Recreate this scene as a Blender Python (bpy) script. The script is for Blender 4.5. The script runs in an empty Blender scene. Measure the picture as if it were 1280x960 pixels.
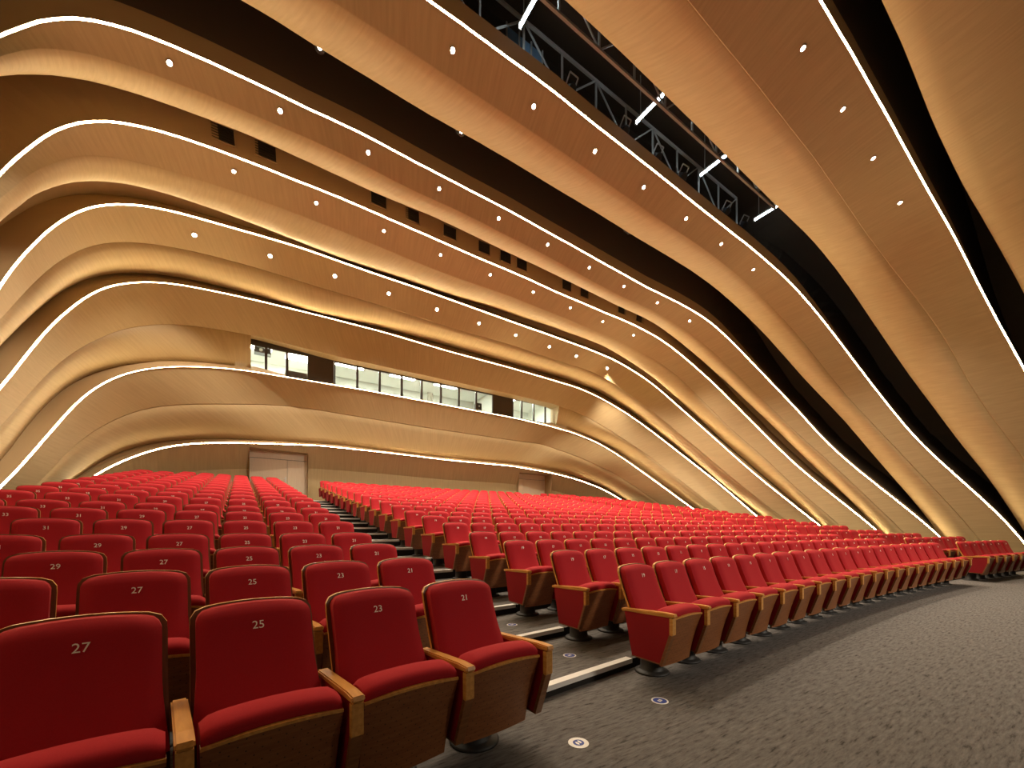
import bpy, bmesh, math
from mathutils import Vector, Matrix

scene = bpy.context.scene
COL = scene.collection

# ------------------------------------------------------------------ hall data
# Arch curves of the hall lining: a radius per angle about (x=0, z=-0.5).  The rear arches lie in
# leaning planes Y = Y0 + k * (z - 1.5); the ceiling arches list their own depth per angle.
THETA = [0.0000,0.0234,0.0468,0.0701,0.0933,0.1165,0.1395,0.1624,0.1851,0.2077,0.2301,0.2523,0.2743,0.2961,0.3177,0.3391,0.3604,0.3814,0.4023,0.4231,0.4437,0.4642,0.4847,0.5050,0.5253,0.5456,0.5659,0.5862,0.6065,0.6268,0.6472,0.6676,0.6880,0.7084,0.7289,0.7493,0.7697,0.7900,0.8103,0.8305,0.8506,0.8707,0.8908,0.9109,0.9310,0.9512,0.9714,0.9917,1.0121,1.0327,1.0535,1.0744,1.0956,1.1170,1.1386,1.1605,1.1827,1.2051,1.2279,1.2509,1.2742,1.2977,1.3216,1.3457,1.3700,1.3946,1.4194,1.4443,1.4694,1.4947,1.5200,1.5454,1.5708,1.5962,1.6216,1.6469,1.6722,1.6973,1.7222,1.7470,1.7716,1.7959,1.8200,1.8438,1.8674,1.8907,1.9137,1.9365,1.9589,1.9811,2.0030,2.0246,2.0460,2.0672,2.0881,2.1089,2.1295,2.1499,2.1702,2.1904,2.2106,2.2307,2.2508,2.2709,2.2910,2.3111,2.3313,2.3516,2.3719,2.3923,2.4127,2.4331,2.4536,2.4740,2.4944,2.5148,2.5351,2.5554,2.5757,2.5960,2.6163,2.6366,2.6569,2.6774,2.6979,2.7185,2.7393,2.7602,2.7812,2.8025,2.8239,2.8455,2.8673,2.8893,2.9115,2.9339,2.9565,2.9792,3.0021,3.0251,3.0483,3.0715,3.0948,3.1182,3.1416]
ARCH = {
    "A": (1.183, 13.572, [13.355, 13.285, 13.220, 13.162, 13.112, 13.069, 13.034, 13.006, 12.985, 12.970, 12.953, 12.916, 12.835, 12.709, 12.556, 12.390, 12.204, 11.986, 11.742, 11.491, 11.243, 10.991, 10.734, 10.475, 10.226, 9.991, 9.767, 9.548, 9.330, 9.113, 8.903, 8.703, 8.516, 8.340, 8.174, 8.018, 7.872, 7.732, 7.597, 7.463, 7.331, 7.204, 7.083, 6.969, 6.861, 6.758, 6.661, 6.569, 6.482, 6.399, 6.320, 6.245, 6.174, 6.107, 6.043, 5.982, 5.925, 5.871, 5.821, 5.773, 5.729, 5.688, 5.651, 5.617, 5.586, 5.560, 5.538, 5.521, 5.508, 5.499, 5.494, 5.493, 5.495, 5.501, 5.510, 5.523, 5.539, 5.559, 5.582, 5.609, 5.639, 5.673, 5.710, 5.751, 5.795, 5.842, 5.893, 5.947, 6.004, 6.064, 6.126, 6.191, 6.259, 6.331, 6.406, 6.485, 6.569, 6.656, 6.749, 6.847, 6.950, 7.058, 7.173, 7.295, 7.424, 7.559, 7.697, 7.836, 7.977, 8.123, 8.277, 8.441, 8.615, 8.800, 8.997, 9.206, 9.424, 9.650, 9.886, 10.135, 10.398, 10.672, 10.945, 11.206, 11.448, 11.668, 11.866, 12.043, 12.205, 12.352, 12.486, 12.608, 12.710, 12.778, 12.814, 12.832, 12.851, 12.875, 12.907, 12.947, 12.995, 13.051, 13.115, 13.186, 13.261]),
    "B": (1.25, 9.521, [13.183, 13.115, 13.051, 12.993, 12.944, 12.901, 12.866, 12.838, 12.817, 12.800, 12.788, 12.781, 12.778, 12.782, 12.791, 12.806, 12.824, 12.843, 12.864, 12.887, 12.914, 12.942, 12.965, 12.974, 12.969, 12.957, 12.936, 12.890, 12.804, 12.679, 12.534, 12.386, 12.238, 12.080, 11.908, 11.728, 11.550, 11.380, 11.214, 11.050, 10.887, 10.726, 10.572, 10.425, 10.287, 10.156, 10.032, 9.914, 9.800, 9.690, 9.581, 9.475, 9.373, 9.275, 9.183, 9.096, 9.014, 8.936, 8.864, 8.797, 8.734, 8.676, 8.624, 8.576, 8.533, 8.496, 8.463, 8.436, 8.414, 8.398, 8.386, 8.381, 8.380, 8.385, 8.396, 8.411, 8.432, 8.459, 8.491, 8.528, 8.571, 8.618, 8.671, 8.729, 8.791, 8.859, 8.931, 9.007, 9.086, 9.167, 9.253, 9.344, 9.439, 9.540, 9.646, 9.758, 9.876, 10.000, 10.131, 10.269, 10.415, 10.568, 10.731, 10.904, 11.085, 11.273, 11.464, 11.655, 11.846, 12.034, 12.217, 12.396, 12.570, 12.740, 12.901, 13.049, 13.181, 13.291, 13.379, 13.442, 13.480, 13.495, 13.489, 13.465, 13.426, 13.372, 13.309, 13.238, 13.166, 13.097, 13.034, 12.976, 12.924, 12.880, 12.850, 12.839, 12.845, 12.864, 12.892, 12.926, 12.968, 13.017, 13.073, 13.136, 13.203]),
    "C": (1.117, 6.866, [12.291, 12.325, 12.362, 12.404, 12.454, 12.511, 12.574, 12.646, 12.726, 12.816, 12.915, 13.021, 13.132, 13.239, 13.333, 13.411, 13.481, 13.551, 13.626, 13.707, 13.794, 13.887, 13.986, 14.092, 14.204, 14.318, 14.425, 14.518, 14.599, 14.673, 14.733, 14.771, 14.781, 14.772, 14.749, 14.705, 14.637, 14.550, 14.451, 14.334, 14.186, 14.010, 13.822, 13.637, 13.461, 13.293, 13.134, 12.981, 12.835, 12.695, 12.561, 12.434, 12.314, 12.200, 12.092, 11.988, 11.887, 11.790, 11.697, 11.609, 11.528, 11.453, 11.384, 11.322, 11.267, 11.219, 11.178, 11.143, 11.116, 11.098, 11.090, 11.095, 11.110, 11.135, 11.167, 11.207, 11.254, 11.308, 11.370, 11.438, 11.511, 11.586, 11.660, 11.735, 11.815, 11.900, 11.992, 12.090, 12.195, 12.307, 12.422, 12.542, 12.665, 12.793, 12.927, 13.069, 13.218, 13.374, 13.536, 13.701, 13.868, 14.040, 14.217, 14.397, 14.578, 14.755, 14.919, 15.057, 15.161, 15.229, 15.262, 15.266, 15.241, 15.183, 15.092, 14.975, 14.845, 14.707, 14.565, 14.424, 14.285, 14.144, 14.000, 13.856, 13.716, 13.582, 13.452, 13.332, 13.226, 13.136, 13.053, 12.962, 12.861, 12.759, 12.661, 12.572, 12.493, 12.425, 12.365, 12.314, 12.271, 12.234, 12.205, 12.181, 12.162]),
    "D": (0.975, 4.797, [13.003, 12.936, 12.873, 12.816, 12.767, 12.725, 12.689, 12.658, 12.631, 12.608, 12.591, 12.581, 12.580, 12.593, 12.624, 12.672, 12.736, 12.819, 12.925, 13.057, 13.207, 13.368, 13.537, 13.711, 13.891, 14.077, 14.273, 14.481, 14.701, 14.932, 15.175, 15.427, 15.671, 15.874, 16.015, 16.096, 16.137, 16.149, 16.132, 16.083, 15.991, 15.858, 15.703, 15.541, 15.374, 15.201, 15.025, 14.852, 14.685, 14.527, 14.377, 14.234, 14.099, 13.968, 13.842, 13.720, 13.604, 13.495, 13.394, 13.299, 13.213, 13.135, 13.066, 13.006, 12.955, 12.911, 12.875, 12.846, 12.826, 12.814, 12.810, 12.814, 12.827, 12.847, 12.876, 12.910, 12.949, 12.991, 13.040, 13.095, 13.158, 13.230, 13.309, 13.397, 13.495, 13.605, 13.728, 13.862, 14.005, 14.154, 14.304, 14.447, 14.581, 14.710, 14.841, 14.975, 15.112, 15.249, 15.392, 15.546, 15.710, 15.879, 16.039, 16.176, 16.278, 16.337, 16.352, 16.326, 16.261, 16.158, 16.021, 15.856, 15.671, 15.477, 15.278, 15.076, 14.872, 14.672, 14.478, 14.287, 14.098, 13.913, 13.733, 13.560, 13.395, 13.241, 13.104, 12.992, 12.904, 12.833, 12.779, 12.741, 12.721, 12.715, 12.718, 12.726, 12.740, 12.759, 12.782, 12.809, 12.842, 12.882, 12.931, 12.985, 13.045]),
    "E": (0.0, 0.0, [12.750, 12.720, 12.700, 12.680, 12.670, 12.660, 12.670, 12.680, 12.700, 12.730, 12.770, 12.810, 12.860, 12.920, 12.980, 13.060, 13.140, 13.230, 13.330, 13.430, 13.550, 13.680, 13.810, 13.960, 14.110, 14.260, 14.430, 14.600, 14.770, 14.960, 15.140, 15.310, 15.470, 15.620, 15.750, 15.850, 15.930, 15.970, 15.990, 15.970, 15.920, 15.850, 15.750, 15.640, 15.510, 15.380, 15.230, 15.080, 14.930, 14.780, 14.630, 14.490, 14.370, 14.250, 14.130, 14.020, 13.900, 13.790, 13.680, 13.590, 13.500, 13.440, 13.380, 13.330, 13.290, 13.250, 13.200, 13.160, 13.120, 13.080, 13.050, 13.030, 13.020, 13.030, 13.050, 13.080, 13.120, 13.160, 13.200, 13.250, 13.290, 13.330, 13.380, 13.440, 13.500, 13.590, 13.680, 13.790, 13.900, 14.020, 14.130, 14.250, 14.370, 14.490, 14.630, 14.780, 14.930, 15.080, 15.230, 15.380, 15.510, 15.640, 15.750, 15.850, 15.920, 15.970, 15.990, 15.970, 15.930, 15.850, 15.750, 15.620, 15.470, 15.310, 15.140, 14.960, 14.770, 14.600, 14.430, 14.260, 14.110, 13.960, 13.810, 13.680, 13.550, 13.430, 13.330, 13.230, 13.140, 13.060, 12.980, 12.920, 12.860, 12.810, 12.770, 12.730, 12.700, 12.680, 12.670, 12.660, 12.670, 12.680, 12.700, 12.720, 12.750], [1.477, 1.705, 1.933, 2.160, 2.390, 2.624, 2.867, 3.123, 3.389, 3.661, 3.935, 4.207, 4.477, 4.744, 5.008, 5.268, 5.522, 5.768, 6.009, 6.247, 6.486, 6.726, 6.970, 7.217, 7.467, 7.722, 7.982, 8.246, 8.515, 8.787, 9.062, 9.337, 9.610, 9.875, 10.127, 10.362, 10.578, 10.773, 10.945, 11.096, 11.230, 11.351, 11.459, 11.552, 11.629, 11.693, 11.750, 11.802, 11.849, 11.891, 11.930, 11.967, 12.002, 12.035, 12.063, 12.085, 12.102, 12.114, 12.125, 12.136, 12.151, 12.170, 12.191, 12.211, 12.228, 12.239, 12.243, 12.241, 12.231, 12.218, 12.204, 12.193, 12.187, 12.187, 12.190, 12.194, 12.194, 12.189, 12.176, 12.153, 12.121, 12.081, 12.037, 11.994, 11.955, 11.923, 11.900, 11.881, 11.864, 11.845, 11.822, 11.796, 11.769, 11.742, 11.715, 11.687, 11.658, 11.626, 11.585, 11.533, 11.468, 11.391, 11.303, 11.204, 11.091, 10.966, 10.833, 10.694, 10.551, 10.404, 10.252, 10.089, 9.912, 9.717, 9.503, 9.271, 9.022, 8.758, 8.487, 8.214, 7.944, 7.678, 7.416, 7.156, 6.899, 6.645, 6.391, 6.134, 5.871, 5.601, 5.324, 5.043, 4.759, 4.473, 4.183, 3.892, 3.602, 3.319, 3.045, 2.784, 2.532, 2.285, 2.039, 1.793, 1.547]),
    "F": (0.0, 0.0, [12.750, 12.720, 12.700, 12.680, 12.670, 12.660, 12.670, 12.680, 12.700, 12.730, 12.770, 12.810, 12.860, 12.920, 12.980, 13.060, 13.140, 13.230, 13.330, 13.430, 13.550, 13.680, 13.810, 13.960, 14.110, 14.260, 14.430, 14.600, 14.770, 14.960, 15.140, 15.310, 15.470, 15.620, 15.750, 15.850, 15.930, 15.970, 15.990, 15.970, 15.920, 15.850, 15.750, 15.640, 15.510, 15.380, 15.230, 15.080, 14.930, 14.780, 14.630, 14.490, 14.370, 14.250, 14.130, 14.020, 13.900, 13.790, 13.680, 13.590, 13.500, 13.440, 13.380, 13.330, 13.290, 13.250, 13.200, 13.160, 13.120, 13.080, 13.050, 13.030, 13.020, 13.030, 13.050, 13.080, 13.120, 13.160, 13.200, 13.250, 13.290, 13.330, 13.380, 13.440, 13.500, 13.590, 13.680, 13.790, 13.900, 14.020, 14.130, 14.250, 14.370, 14.490, 14.630, 14.780, 14.930, 15.080, 15.230, 15.380, 15.510, 15.640, 15.750, 15.850, 15.920, 15.970, 15.990, 15.970, 15.930, 15.850, 15.750, 15.620, 15.470, 15.310, 15.140, 14.960, 14.770, 14.600, 14.430, 14.260, 14.110, 13.960, 13.810, 13.680, 13.550, 13.430, 13.330, 13.230, 13.140, 13.060, 12.980, 12.920, 12.860, 12.810, 12.770, 12.730, 12.700, 12.680, 12.670, 12.660, 12.670, 12.680, 12.700, 12.720, 12.750], [0.067, 0.263, 0.459, 0.656, 0.858, 1.068, 1.289, 1.521, 1.762, 2.009, 2.260, 2.514, 2.766, 3.017, 3.266, 3.510, 3.749, 3.980, 4.202, 4.417, 4.627, 4.833, 5.039, 5.248, 5.463, 5.685, 5.914, 6.148, 6.386, 6.625, 6.863, 7.096, 7.323, 7.541, 7.746, 7.936, 8.110, 8.267, 8.411, 8.541, 8.661, 8.773, 8.874, 8.966, 9.048, 9.120, 9.182, 9.235, 9.279, 9.317, 9.351, 9.381, 9.405, 9.424, 9.437, 9.444, 9.446, 9.445, 9.444, 9.444, 9.449, 9.459, 9.473, 9.489, 9.503, 9.512, 9.513, 9.506, 9.490, 9.468, 9.443, 9.419, 9.403, 9.396, 9.398, 9.406, 9.414, 9.418, 9.413, 9.398, 9.374, 9.344, 9.311, 9.279, 9.250, 9.226, 9.205, 9.187, 9.172, 9.159, 9.149, 9.139, 9.127, 9.112, 9.093, 9.072, 9.050, 9.025, 8.994, 8.955, 8.904, 8.842, 8.772, 8.695, 8.618, 8.541, 8.469, 8.402, 8.335, 8.261, 8.161, 8.022, 7.837, 7.616, 7.373, 7.121, 6.865, 6.611, 6.360, 6.115, 5.876, 5.645, 5.420, 5.198, 4.975, 4.748, 4.516, 4.277, 4.029, 3.773, 3.511, 3.245, 2.977, 2.706, 2.435, 2.166, 1.900, 1.641, 1.391, 1.151, 0.922, 0.702, 0.488, 0.277, 0.067]),
    "G": (0.0, 0.0, [12.750, 12.720, 12.700, 12.680, 12.670, 12.660, 12.670, 12.680, 12.700, 12.730, 12.770, 12.810, 12.860, 12.920, 12.980, 13.060, 13.140, 13.230, 13.330, 13.430, 13.550, 13.680, 13.810, 13.960, 14.110, 14.260, 14.430, 14.600, 14.770, 14.960, 15.140, 15.310, 15.470, 15.620, 15.750, 15.850, 15.930, 15.970, 15.990, 15.970, 15.920, 15.850, 15.750, 15.640, 15.510, 15.380, 15.230, 15.080, 14.930, 14.780, 14.630, 14.490, 14.370, 14.250, 14.130, 14.020, 13.900, 13.790, 13.680, 13.590, 13.500, 13.440, 13.380, 13.330, 13.290, 13.250, 13.200, 13.160, 13.120, 13.080, 13.050, 13.030, 13.020, 13.030, 13.050, 13.080, 13.120, 13.160, 13.200, 13.250, 13.290, 13.330, 13.380, 13.440, 13.500, 13.590, 13.680, 13.790, 13.900, 14.020, 14.130, 14.250, 14.370, 14.490, 14.630, 14.780, 14.930, 15.080, 15.230, 15.380, 15.510, 15.640, 15.750, 15.850, 15.920, 15.970, 15.990, 15.970, 15.930, 15.850, 15.750, 15.620, 15.470, 15.310, 15.140, 14.960, 14.770, 14.600, 14.430, 14.260, 14.110, 13.960, 13.810, 13.680, 13.550, 13.430, 13.330, 13.230, 13.140, 13.060, 12.980, 12.920, 12.860, 12.810, 12.770, 12.730, 12.700, 12.680, 12.670, 12.660, 12.670, 12.680, 12.700, 12.720, 12.750], [-1.422, -1.290, -1.157, -1.022, -0.882, -0.734, -0.577, -0.409, -0.231, -0.042, 0.153, 0.353, 0.553, 0.753, 0.951, 1.148, 1.340, 1.525, 1.701, 1.870, 2.035, 2.199, 2.363, 2.528, 2.692, 2.858, 3.025, 3.194, 3.364, 3.535, 3.706, 3.875, 4.040, 4.200, 4.354, 4.499, 4.634, 4.757, 4.867, 4.962, 5.046, 5.119, 5.183, 5.238, 5.283, 5.319, 5.345, 5.366, 5.382, 5.397, 5.412, 5.429, 5.447, 5.463, 5.477, 5.487, 5.492, 5.493, 5.493, 5.494, 5.499, 5.507, 5.519, 5.532, 5.544, 5.552, 5.554, 5.551, 5.542, 5.531, 5.519, 5.510, 5.504, 5.501, 5.498, 5.495, 5.491, 5.488, 5.485, 5.482, 5.474, 5.462, 5.446, 5.429, 5.415, 5.407, 5.406, 5.410, 5.413, 5.413, 5.406, 5.395, 5.381, 5.366, 5.351, 5.338, 5.325, 5.311, 5.293, 5.269, 5.236, 5.193, 5.140, 5.078, 5.007, 4.926, 4.832, 4.725, 4.604, 4.471, 4.328, 4.177, 4.019, 3.856, 3.689, 3.521, 3.352, 3.184, 3.017, 2.852, 2.689, 2.526, 2.362, 2.198, 2.035, 1.870, 1.701, 1.525, 1.340, 1.148, 0.951, 0.753, 0.553, 0.353, 0.153, -0.042, -0.231, -0.409, -0.577, -0.734, -0.882, -1.022, -1.157, -1.290, -1.422]),
    "H": (0.0, 0.0, [12.750, 12.720, 12.700, 12.680, 12.670, 12.660, 12.670, 12.680, 12.700, 12.730, 12.770, 12.810, 12.860, 12.920, 12.980, 13.060, 13.140, 13.230, 13.330, 13.430, 13.550, 13.680, 13.810, 13.960, 14.110, 14.260, 14.430, 14.600, 14.770, 14.960, 15.140, 15.310, 15.470, 15.620, 15.750, 15.850, 15.930, 15.970, 15.990, 15.970, 15.920, 15.850, 15.750, 15.640, 15.510, 15.380, 15.230, 15.080, 14.930, 14.780, 14.630, 14.490, 14.370, 14.250, 14.130, 14.020, 13.900, 13.790, 13.680, 13.590, 13.500, 13.440, 13.380, 13.330, 13.290, 13.250, 13.200, 13.160, 13.120, 13.080, 13.050, 13.030, 13.020, 13.030, 13.050, 13.080, 13.120, 13.160, 13.200, 13.250, 13.290, 13.330, 13.380, 13.440, 13.500, 13.590, 13.680, 13.790, 13.900, 14.020, 14.130, 14.250, 14.370, 14.490, 14.630, 14.780, 14.930, 15.080, 15.230, 15.380, 15.510, 15.640, 15.750, 15.850, 15.920, 15.970, 15.990, 15.970, 15.930, 15.850, 15.750, 15.620, 15.470, 15.310, 15.140, 14.960, 14.770, 14.600, 14.430, 14.260, 14.110, 13.960, 13.810, 13.680, 13.550, 13.430, 13.330, 13.230, 13.140, 13.060, 12.980, 12.920, 12.860, 12.810, 12.770, 12.730, 12.700, 12.680, 12.670, 12.660, 12.670, 12.680, 12.700, 12.720, 12.750], [-2.951, -2.854, -2.758, -2.662, -2.567, -2.471, -2.377, -2.282, -2.189, -2.096, -2.004, -1.912, -1.822, -1.732, -1.643, -1.555, -1.467, -1.380, -1.294, -1.208, -1.123, -1.037, -0.950, -0.859, -0.762, -0.661, -0.557, -0.451, -0.345, -0.239, -0.135, -0.033, 0.065, 0.159, 0.248, 0.332, 0.411, 0.484, 0.553, 0.615, 0.670, 0.717, 0.756, 0.788, 0.813, 0.832, 0.846, 0.856, 0.863, 0.869, 0.873, 0.876, 0.881, 0.887, 0.892, 0.897, 0.900, 0.901, 0.901, 0.901, 0.904, 0.910, 0.920, 0.932, 0.942, 0.948, 0.951, 0.952, 0.952, 0.952, 0.952, 0.952, 0.952, 0.952, 0.952, 0.952, 0.952, 0.952, 0.951, 0.948, 0.942, 0.932, 0.920, 0.910, 0.904, 0.901, 0.901, 0.901, 0.900, 0.897, 0.892, 0.887, 0.881, 0.876, 0.873, 0.869, 0.863, 0.856, 0.846, 0.832, 0.813, 0.788, 0.756, 0.717, 0.670, 0.615, 0.553, 0.484, 0.411, 0.332, 0.248, 0.159, 0.065, -0.033, -0.135, -0.239, -0.345, -0.451, -0.557, -0.661, -0.762, -0.859, -0.950, -1.037, -1.123, -1.208, -1.294, -1.380, -1.467, -1.555, -1.643, -1.732, -1.822, -1.912, -2.004, -2.096, -2.189, -2.282, -2.377, -2.471, -2.567, -2.662, -2.758, -2.854, -2.951]),
    "cB": (1.302, 11.037, [13.246, 13.178, 13.113, 13.056, 13.006, 12.964, 12.929, 12.901, 12.879, 12.864, 12.848, 12.825, 12.791, 12.751, 12.712, 12.678, 12.651, 12.628, 12.599, 12.546, 12.455, 12.331, 12.195, 12.062, 11.934, 11.807, 11.671, 11.519, 11.355, 11.189, 11.030, 10.879, 10.736, 10.600, 10.468, 10.328, 10.170, 9.992, 9.804, 9.618, 9.441, 9.275, 9.119, 8.971, 8.832, 8.702, 8.580, 8.465, 8.356, 8.253, 8.154, 8.061, 7.973, 7.889, 7.809, 7.734, 7.663, 7.597, 7.534, 7.476, 7.422, 7.372, 7.326, 7.285, 7.248, 7.215, 7.186, 7.162, 7.143, 7.128, 7.118, 7.114, 7.115, 7.121, 7.132, 7.148, 7.168, 7.193, 7.222, 7.255, 7.293, 7.336, 7.383, 7.435, 7.490, 7.551, 7.615, 7.684, 7.757, 7.835, 7.918, 8.007, 8.101, 8.200, 8.304, 8.413, 8.528, 8.650, 8.777, 8.912, 9.054, 9.204, 9.360, 9.518, 9.669, 9.811, 9.950, 10.093, 10.243, 10.400, 10.560, 10.722, 10.888, 11.062, 11.246, 11.439, 11.639, 11.842, 12.044, 12.236, 12.413, 12.568, 12.695, 12.791, 12.862, 12.916, 12.956, 12.984, 12.998, 13.000, 12.989, 12.968, 12.938, 12.910, 12.894, 12.893, 12.905, 12.925, 12.953, 12.987, 13.029, 13.078, 13.135, 13.198, 13.265]),
    "cC": (1.197, 8.187, [12.725, 12.692, 12.662, 12.638, 12.621, 12.611, 12.607, 12.611, 12.620, 12.636, 12.657, 12.684, 12.717, 12.756, 12.803, 12.860, 12.930, 13.014, 13.106, 13.203, 13.294, 13.366, 13.412, 13.441, 13.466, 13.495, 13.529, 13.564, 13.593, 13.606, 13.601, 13.586, 13.571, 13.553, 13.517, 13.443, 13.327, 13.186, 13.038, 12.894, 12.746, 12.587, 12.416, 12.238, 12.063, 11.896, 11.737, 11.586, 11.443, 11.307, 11.178, 11.055, 10.938, 10.824, 10.716, 10.613, 10.515, 10.424, 10.337, 10.256, 10.181, 10.111, 10.048, 9.990, 9.938, 9.891, 9.851, 9.817, 9.790, 9.768, 9.753, 9.744, 9.741, 9.744, 9.754, 9.770, 9.792, 9.821, 9.856, 9.896, 9.943, 9.996, 10.054, 10.119, 10.189, 10.265, 10.347, 10.435, 10.529, 10.629, 10.736, 10.853, 10.983, 11.126, 11.279, 11.441, 11.611, 11.790, 11.979, 12.178, 12.386, 12.598, 12.804, 12.997, 13.184, 13.373, 13.563, 13.748, 13.917, 14.068, 14.199, 14.304, 14.379, 14.429, 14.455, 14.457, 14.433, 14.390, 14.337, 14.277, 14.211, 14.138, 14.057, 13.965, 13.864, 13.760, 13.656, 13.552, 13.451, 13.356, 13.271, 13.201, 13.148, 13.106, 13.071, 13.041, 13.014, 12.992, 12.975, 12.963, 12.956, 12.955, 12.960, 12.971, 12.985]),
    "cD": (1.045, 5.737, [12.730, 12.681, 12.635, 12.595, 12.563, 12.537, 12.518, 12.504, 12.491, 12.475, 12.461, 12.459, 12.476, 12.510, 12.555, 12.616, 12.693, 12.788, 12.896, 13.012, 13.134, 13.262, 13.393, 13.522, 13.653, 13.788, 13.930, 14.081, 14.240, 14.402, 14.554, 14.689, 14.808, 14.921, 15.035, 15.140, 15.218, 15.254, 15.257, 15.235, 15.181, 15.076, 14.913, 14.714, 14.506, 14.305, 14.116, 13.941, 13.783, 13.640, 13.508, 13.384, 13.268, 13.158, 13.056, 12.959, 12.870, 12.784, 12.698, 12.609, 12.516, 12.425, 12.339, 12.260, 12.188, 12.124, 12.068, 12.019, 11.977, 11.944, 11.919, 11.905, 11.906, 11.922, 11.949, 11.986, 12.031, 12.083, 12.143, 12.211, 12.285, 12.363, 12.442, 12.523, 12.608, 12.698, 12.796, 12.901, 13.013, 13.133, 13.263, 13.406, 13.561, 13.727, 13.903, 14.087, 14.275, 14.462, 14.645, 14.827, 15.009, 15.188, 15.360, 15.522, 15.667, 15.786, 15.878, 15.945, 15.981, 15.977, 15.929, 15.842, 15.724, 15.584, 15.429, 15.264, 15.093, 14.916, 14.738, 14.562, 14.389, 14.220, 14.058, 13.905, 13.762, 13.627, 13.500, 13.379, 13.268, 13.173, 13.095, 13.029, 12.974, 12.935, 12.913, 12.902, 12.892, 12.878, 12.864, 12.854, 12.851, 12.855, 12.866, 12.883, 12.905]),
    "cE": (0.0, 0.0, [12.550, 12.520, 12.500, 12.480, 12.470, 12.460, 12.470, 12.480, 12.500, 12.530, 12.570, 12.610, 12.660, 12.720, 12.780, 12.860, 12.940, 13.030, 13.130, 13.230, 13.350, 13.480, 13.610, 13.760, 13.910, 14.060, 14.230, 14.400, 14.570, 14.760, 14.940, 15.110, 15.270, 15.420, 15.550, 15.650, 15.710, 15.740, 15.740, 15.700, 15.640, 15.550, 15.430, 15.300, 15.160, 15.000, 14.840, 14.670, 14.500, 14.330, 14.170, 14.020, 13.870, 13.750, 13.630, 13.520, 13.400, 13.290, 13.180, 13.090, 13.000, 12.940, 12.880, 12.830, 12.790, 12.750, 12.700, 12.660, 12.620, 12.580, 12.550, 12.530, 12.520, 12.530, 12.550, 12.580, 12.620, 12.660, 12.700, 12.750, 12.790, 12.830, 12.880, 12.940, 13.000, 13.090, 13.180, 13.290, 13.400, 13.520, 13.630, 13.750, 13.870, 14.020, 14.170, 14.330, 14.500, 14.670, 14.840, 15.000, 15.160, 15.300, 15.430, 15.550, 15.640, 15.700, 15.740, 15.740, 15.710, 15.650, 15.550, 15.420, 15.270, 15.110, 14.940, 14.760, 14.570, 14.400, 14.230, 14.060, 13.910, 13.760, 13.610, 13.480, 13.350, 13.230, 13.130, 13.030, 12.940, 12.860, 12.780, 12.720, 12.660, 12.610, 12.570, 12.530, 12.500, 12.480, 12.470, 12.460, 12.470, 12.480, 12.500, 12.520, 12.550], [2.416, 2.639, 2.861, 3.083, 3.305, 3.530, 3.762, 4.004, 4.257, 4.519, 4.783, 5.045, 5.300, 5.547, 5.785, 6.021, 6.259, 6.504, 6.760, 7.027, 7.302, 7.583, 7.866, 8.148, 8.425, 8.700, 8.973, 9.249, 9.528, 9.807, 10.084, 10.358, 10.631, 10.905, 11.180, 11.447, 11.697, 11.926, 12.135, 12.324, 12.490, 12.628, 12.736, 12.815, 12.871, 12.910, 12.936, 12.952, 12.961, 12.963, 12.962, 12.961, 12.962, 12.966, 12.972, 12.976, 12.978, 12.978, 12.979, 12.984, 12.996, 13.013, 13.034, 13.057, 13.078, 13.097, 13.112, 13.121, 13.125, 13.124, 13.123, 13.124, 13.130, 13.143, 13.162, 13.182, 13.197, 13.202, 13.192, 13.164, 13.123, 13.072, 13.017, 12.964, 12.916, 12.877, 12.846, 12.819, 12.793, 12.764, 12.732, 12.701, 12.672, 12.648, 12.628, 12.611, 12.594, 12.574, 12.550, 12.517, 12.471, 12.405, 12.316, 12.200, 12.055, 11.881, 11.682, 11.462, 11.227, 10.979, 10.723, 10.459, 10.189, 9.912, 9.630, 9.345, 9.062, 8.784, 8.513, 8.249, 7.987, 7.723, 7.455, 7.186, 6.919, 6.657, 6.405, 6.163, 5.932, 5.708, 5.487, 5.263, 5.032, 4.792, 4.545, 4.295, 4.049, 3.811, 3.585, 3.369, 3.160, 2.953, 2.747, 2.540, 2.334]),
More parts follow.
